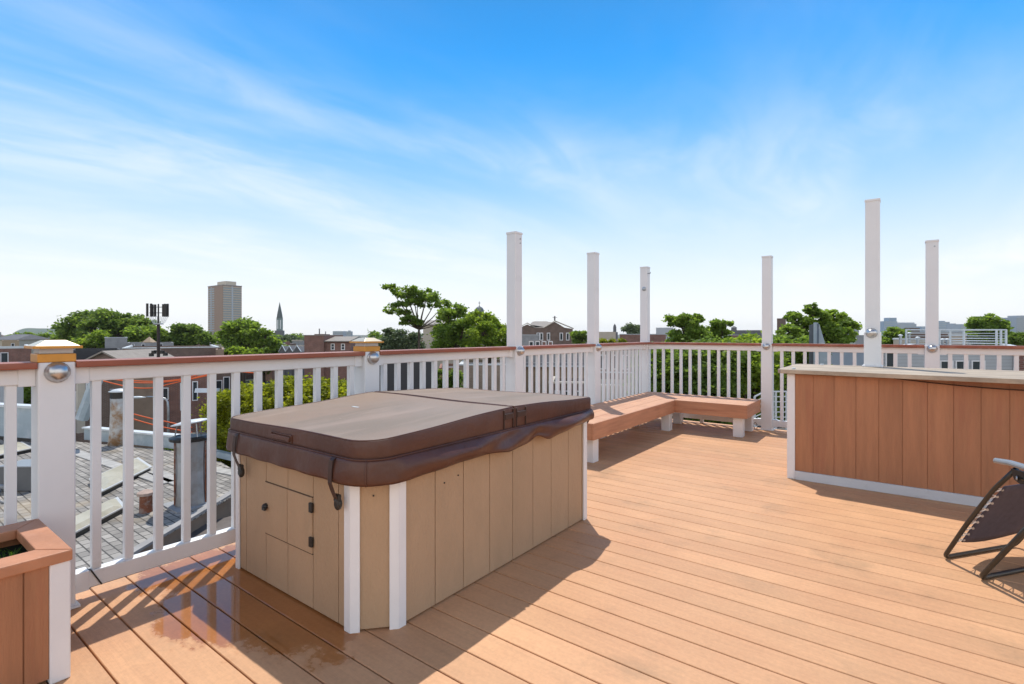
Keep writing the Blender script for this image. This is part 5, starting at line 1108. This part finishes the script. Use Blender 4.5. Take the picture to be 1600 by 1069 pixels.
ptree('tree', 'distant blurred green tree left of the brick house', 170, 458, [(445, 532, 9, 0), (460, 534, 11, 0), (474, 536, 8, 0), (452, 538, 9, 0)], 4000, .4, LF_C, trunk_r=.3, seed=17)
ptree('tree', 'low green trees at the far left beside the lantern post', 130, 45, [(32, 528, 9, 0), (45, 527, 9, 0), (58, 530, 8, 0), (20, 530, 8, 0)], 4000, .36, LF_A, trunk_r=.3, seed=18)
ptree('tree', 'mid green tree behind the near lantern roof', 120, 88, [(75, 530, 12, 0), (90, 524, 11, 0), (100, 532, 12, 0)], 4500, .34, LF_A, trunk_r=.3, seed=19)
ptree('conifer', 'bluish grey-green bushy tree right of the far lantern', 52, 625, [(612, 528, 13, 0), (608, 516, 7, 0), (632, 530, 17, 0), (650, 532, 15, 0), (600, 540, 12, 0), (640, 544, 18, 0), (620, 545, 16, 0)], 15000, .13, LF_C, trunk_r=.25, seed=20, nsub=22)
ptree('tree', 'tall airy tree with bare stems and layered crown above the railing', 48, 655, [(608, 449, 9, 0), (620, 455, 8, .3), (634, 460, 12, 0), (645, 452, 9, .5), (652, 464, 14, 1), (668, 460, 12, 0), (684, 466, 13, -1), (664, 473, 10, 1), (693, 478, 11, 0), (640, 473, 9, -.5), (622, 480, 10, 0), (609, 484, 8, 1), (632, 490, 10, .6), (640, 500, 10, -.4), (694, 492, 11, 0), (652, 505, 8, 0), (683, 508, 9, .4), (628, 502, 7, 0)], 10500, .125, LF_A, trunk_r=.13, seed=21, nsub=12, clump=.34, flatten=.75)
ptree('tree', 'dense green tree in front of the domed church', 45, 712, [(700, 492, 13, 0), (716, 486, 12, 0), (728, 498, 15, -1), (708, 515, 20, 0), (730, 528, 20, 0), (695, 530, 18, 0), (690, 545, 16, 0)], 14000, .13, LF_A, trunk_r=.25, seed=22, nsub=24)
ptree('tree', 'yellow-green dense tree left of the first tall post', 43, 762, [(748, 498, 14, 0), (765, 502, 13, 0), (778, 514, 13, 0), (755, 520, 20, -1), (780, 532, 16, 0), (748, 540, 20, 0), (772, 546, 16, 0)], 14000, .125, leaf_mat('leaves_spring', (.09, .15, .02), (.32, .42, .06)), trunk_r=.25, seed=23, nsub=24)
ptree('tree', 'small bright green tree between the brick church and the second tall post', 80, 908, [(900, 523, 7, 0), (912, 522, 8, 0), (920, 528, 7, 0), (906, 532, 9, 0)], 4500, .2, LF_A, trunk_r=.2, seed=24)
ptree('tree', 'pale round tree on the skyline left of the corner post', 110, 988, [(984, 515, 9, 0), (994, 514, 8, 0), (990, 521, 11, 0)], 4000, .26, LF_C, trunk_r=.25, seed=25)
ptree('tree', 'small yellow-green tree tops below the stone steeple', 75, 955, [(942, 536, 7, 0), (958, 537, 7, 0), (974, 536, 7, 0)], 3000, .18, LF_B, trunk_r=.15, seed=26)
ptree('tree', 'green tree with open top behind the bench, right of the corner post', 24, 1075, [(1060, 500, 14, 0), (1078, 503, 13, 0), (1090, 497, 8, 0), (1070, 518, 20, 0), (1090, 522, 16, 0), (1055, 530, 14, 0)], 8500, .095, LF_A, trunk_r=.12, seed=27, nsub=18, clump=.26)
ptree('tree', 'small open-crowned tree behind the bench, left of the dark building', 26, 1125, [(1120, 506, 8, 0), (1134, 507, 8, 0), (1112, 515, 9, 0), (1126, 522, 14, 0), (1108, 528, 12, 0)], 5000, .09, LF_A, trunk_r=.1, seed=28, nsub=14, clump=.28)
ptree('tree', 'big leafy tree rising behind the bar left of the counter post', 24, 1275, [(1268, 482, 9, 0), (1282, 495, 14, 0), (1302, 494, 12, 0), (1318, 508, 16, 1), (1240, 498, 11, 0), (1255, 510, 16, 0), (1232, 518, 14, -1), (1290, 516, 18, 0), (1322, 524, 14, 0), (1300, 530, 18, 0), (1260, 530, 18, 0)], 15500, .10, LF_A, trunk_r=.18, seed=29, nsub=18, clump=.26)
# near foliage mass behind the back railing, one tree each
for i, (px, Z, top, lb) in enumerate(((1045, 15, 545, 'dense leafy tree filling the balusters right of the corner post'), (1105, 14, 540, 'dense leafy tree filling the balusters behind the middle of the bench'), (1165, 14.5, 532, 'dense leafy tree filling the balusters behind the bench end'), (1228, 16, 530, 'dense leafy tree behind the balusters at the left end of the bar'))):
    bl = [(px + dx, top + 14 + dy, 28, dz) for dx, dy, dz in ((-22, 8, 0), (0, 0, .5), (22, 6, 0), (-28, 40, .3), (0, 36, -.4), (28, 40, 0), (-20, 75, 0), (14, 78, .3), (-10, 112, .2), (20, 110, 0))]
    ptree('tree', lb, Z, px, bl, 30000, .062, [LF_A, LF_D, MATS['leaves_spring'], LF_A][i], trunk_r=.1, seed=40 + i, nsub=26, clump=.3)
for i, (px, Z, top, lb, m) in enumerate(((385, 15, 600, 'yellow-green bushy tree behind the hot tub, its left lobe', LF_B), (450, 14.2, 588, 'yellow-green bushy tree top behind the hot tub, its middle lobe', LF_B), (520, 14.8, 590, 'yellow-green bushy tree top just left of the far lantern post', LF_B), (330, 16, 668, 'low green bush under the rain cap of the chimney pipe', LF_E))):
    bl = [(px + dx, top + 26 + dy, 30, dz) for dx, dy, dz in ((-24, 6, 0), (4, 0, .5), (28, 8, 0), (-28, 45, .3), (6, 40, -.4), (30, 48, 0), (-16, 85, 0), (16, 84, .3))]
    ptree('tree', lb, Z, px, bl, 26000, .055, m, trunk_r=.1, seed=50 + i, nsub=26, clump=.3)
ptree('tree', 'round green tree with a domed crown at the far right behind the terrace railing', 60, 1540, [(1527, 505, 11, 0), (1545, 500, 12, 0), (1560, 510, 12, 0), (1535, 516, 15, 0), (1555, 522, 15, 0), (1520, 522, 11, 0), (1572, 528, 12, 0), (1545, 532, 16, 0)], 12000, .2, LF_A, trunk_r=.3, seed=61, nsub=22)
ptree('tree', 'olive green small tree right of the counter post', 45, 1400, [(1394, 520, 9, 0), (1404, 519, 9, 0), (1412, 522, 7, 0), (1396, 530, 10, 0), (1384, 532, 9, 0)], 6500, .13, LF_A, trunk_r=.15, seed=62)
ptree('tree', 'dark shrubs right of the terrace railing at the right edge', 50, 1588, [(1580, 532, 9, 0), (1592, 530, 10, 0), (1602, 534, 9, 0), (1570, 538, 8, 0)], 5000, .14, LF_D, trunk_r=.15, seed=63)
ptree('tree', 'green tree behind the leftmost railing gap beside the grey shed', 30, 48, [(45, 608, 13, 0), (55, 615, 12, 0), (40, 625, 12, 0)], 5000, .11, LF_A, trunk_r=.12, seed=64)

# ---- generic rows of houses and street trees filling the blocks to the horizon
rr = random.Random(3)
def proto_house(m, rf, kind, look):
    t = thing('row_house', look + ' row house among the distant rooftops', 'house', (0, 0, GZ), group='distant %s row houses' % look)
    w, d, h = 6, 13, 9.2 if kind != 2 else 9.9
    MB().box(-w / 2, w / 2, 0, d, 0, h).build('wall', m, t, local=True); MB().box(-w / 2 + .2, w / 2 - .2, .2, d - .2, h, h + .05).build('roof', rf, t, local=True)
    MB().box(-w / 2, w / 2, -.15, .18, h, h + .4).build('cornice', STONE if kind else BRK2, t, local=True); MB().box(-w / 2 + .3, -w / 2 + 1, d * .5, d * .5 + .9, h + .05, h + 1.1).build('chimney', BRK1, t, local=True)
    for zf in (5.0, 7.2):
        for x in (-1.9, 0, 1.9): add_window(t, x - .45, x + .45, zf, zf + 1.4, fr=.09)
    return t
protos = [proto_house(BRK1, TAR, 0, 'dark-roofed red brick'), proto_house(BRK2, GRAVEL, 1, 'pale-roofed brown brick'), proto_house(BRK3, TAR, 1, 'orange brick'), proto_house(BRK4, GRAVEL, 0, 'pale-roofed tan brick'), proto_house(GREYST, TAR, 2, 'tall grey stucco'), proto_house(BEIGE, GRAVEL, 1, 'beige stucco')]
used = set(); cnt = 0
def visible(p, m=350): 
    f = Vector((-math.sin(TH), math.cos(TH), 0)); r_ = Vector((math.cos(TH), math.sin(TH), 0)); Z = p.dot(f)
    if Z < 40: return None
    px = 800 + FPX * p.dot(r_) / Z; return (Z, px) if -m < px < 1600 + m else None
for row in range(0, 60):
    y = 62 + row * 24 * (1 + row * .03)
    for ix in range(-170, 120):
        x = ix * 6.02 + (row * 1.7) % 3; v = visible(Vector((x, y, 0)))
        if not v or cnt >= 160: continue
        Z, px = v
        if Z < 122 or Z > 620 or (ix + row) % 9 in (0, 4) : continue
        if rr.random() > min(1, 75 / Z) : continue
        pi_ = rr.randrange(6)
        o = protos[pi_] if pi_ not in used else copy_tree(protos[pi_]); used.add(pi_); cnt += 1
        o.location = (x, y, GZ - rr.uniform(0, 1.4))
# trees in the distance: three kinds copied
tp = [tree('tree', ['mid green', 'dark green', 'bluish green'][i] + ' round tree among the distant rooftops', (0, 0, GZ), [(0, 0, 8, 3.2), (1.8, .5, 7, 2.6), (-1.8, 0, 7.2, 2.6), (0, -1, 9.6, 2.2)], 2600, .42, m, .3, group=['mid green', 'dark green', 'bluish green'][i] + ' distant trees', seed=70 + i, nsub=14) for i, m in enumerate((LF_A, LF_D, LF_C))]
tu = set(); n_t = 0
while n_t < 165:
    Z = 105 + 900 * rr.random() ** 1.6; px = rr.uniform(-350, 1900); q = at(px, YH, Z); i = rr.randrange(3)
    o = tp[i] if i not in tu else copy_tree(tp[i]); tu.add(i); n_t += 1
    s = rr.uniform(.75, 1.12); o.location = (q.x, q.y, GZ - 1.2); o.rotation_euler = (0, 0, rr.uniform(0, 6.28)); o.scale = (s * 1.15, s * 1.15, s)

# ---- hazy summer air over the whole city
hm = bpy.data.materials.new('hazy_air'); hm.use_nodes = True; nt = hm.node_tree; nt.nodes.clear()
o_ = nt.nodes.new('ShaderNodeOutputMaterial'); vol = nt.nodes.new('ShaderNodeVolumePrincipled'); vol.inputs['Color'].default_value = (.9, .95, 1, 1); vol.inputs['Density'].default_value = .00008
vol.inputs['Anisotropy'].default_value = .3; nt.links.new(vol.outputs[0], o_.inputs['Volume'])
hz = MB().box(-3700, 3700, -1400, 5400, -11.5, 78).build('haze', hm); hz['kind'] = 'stuff'; hz['label'] = 'thin bluish summer haze over the distant skyline'
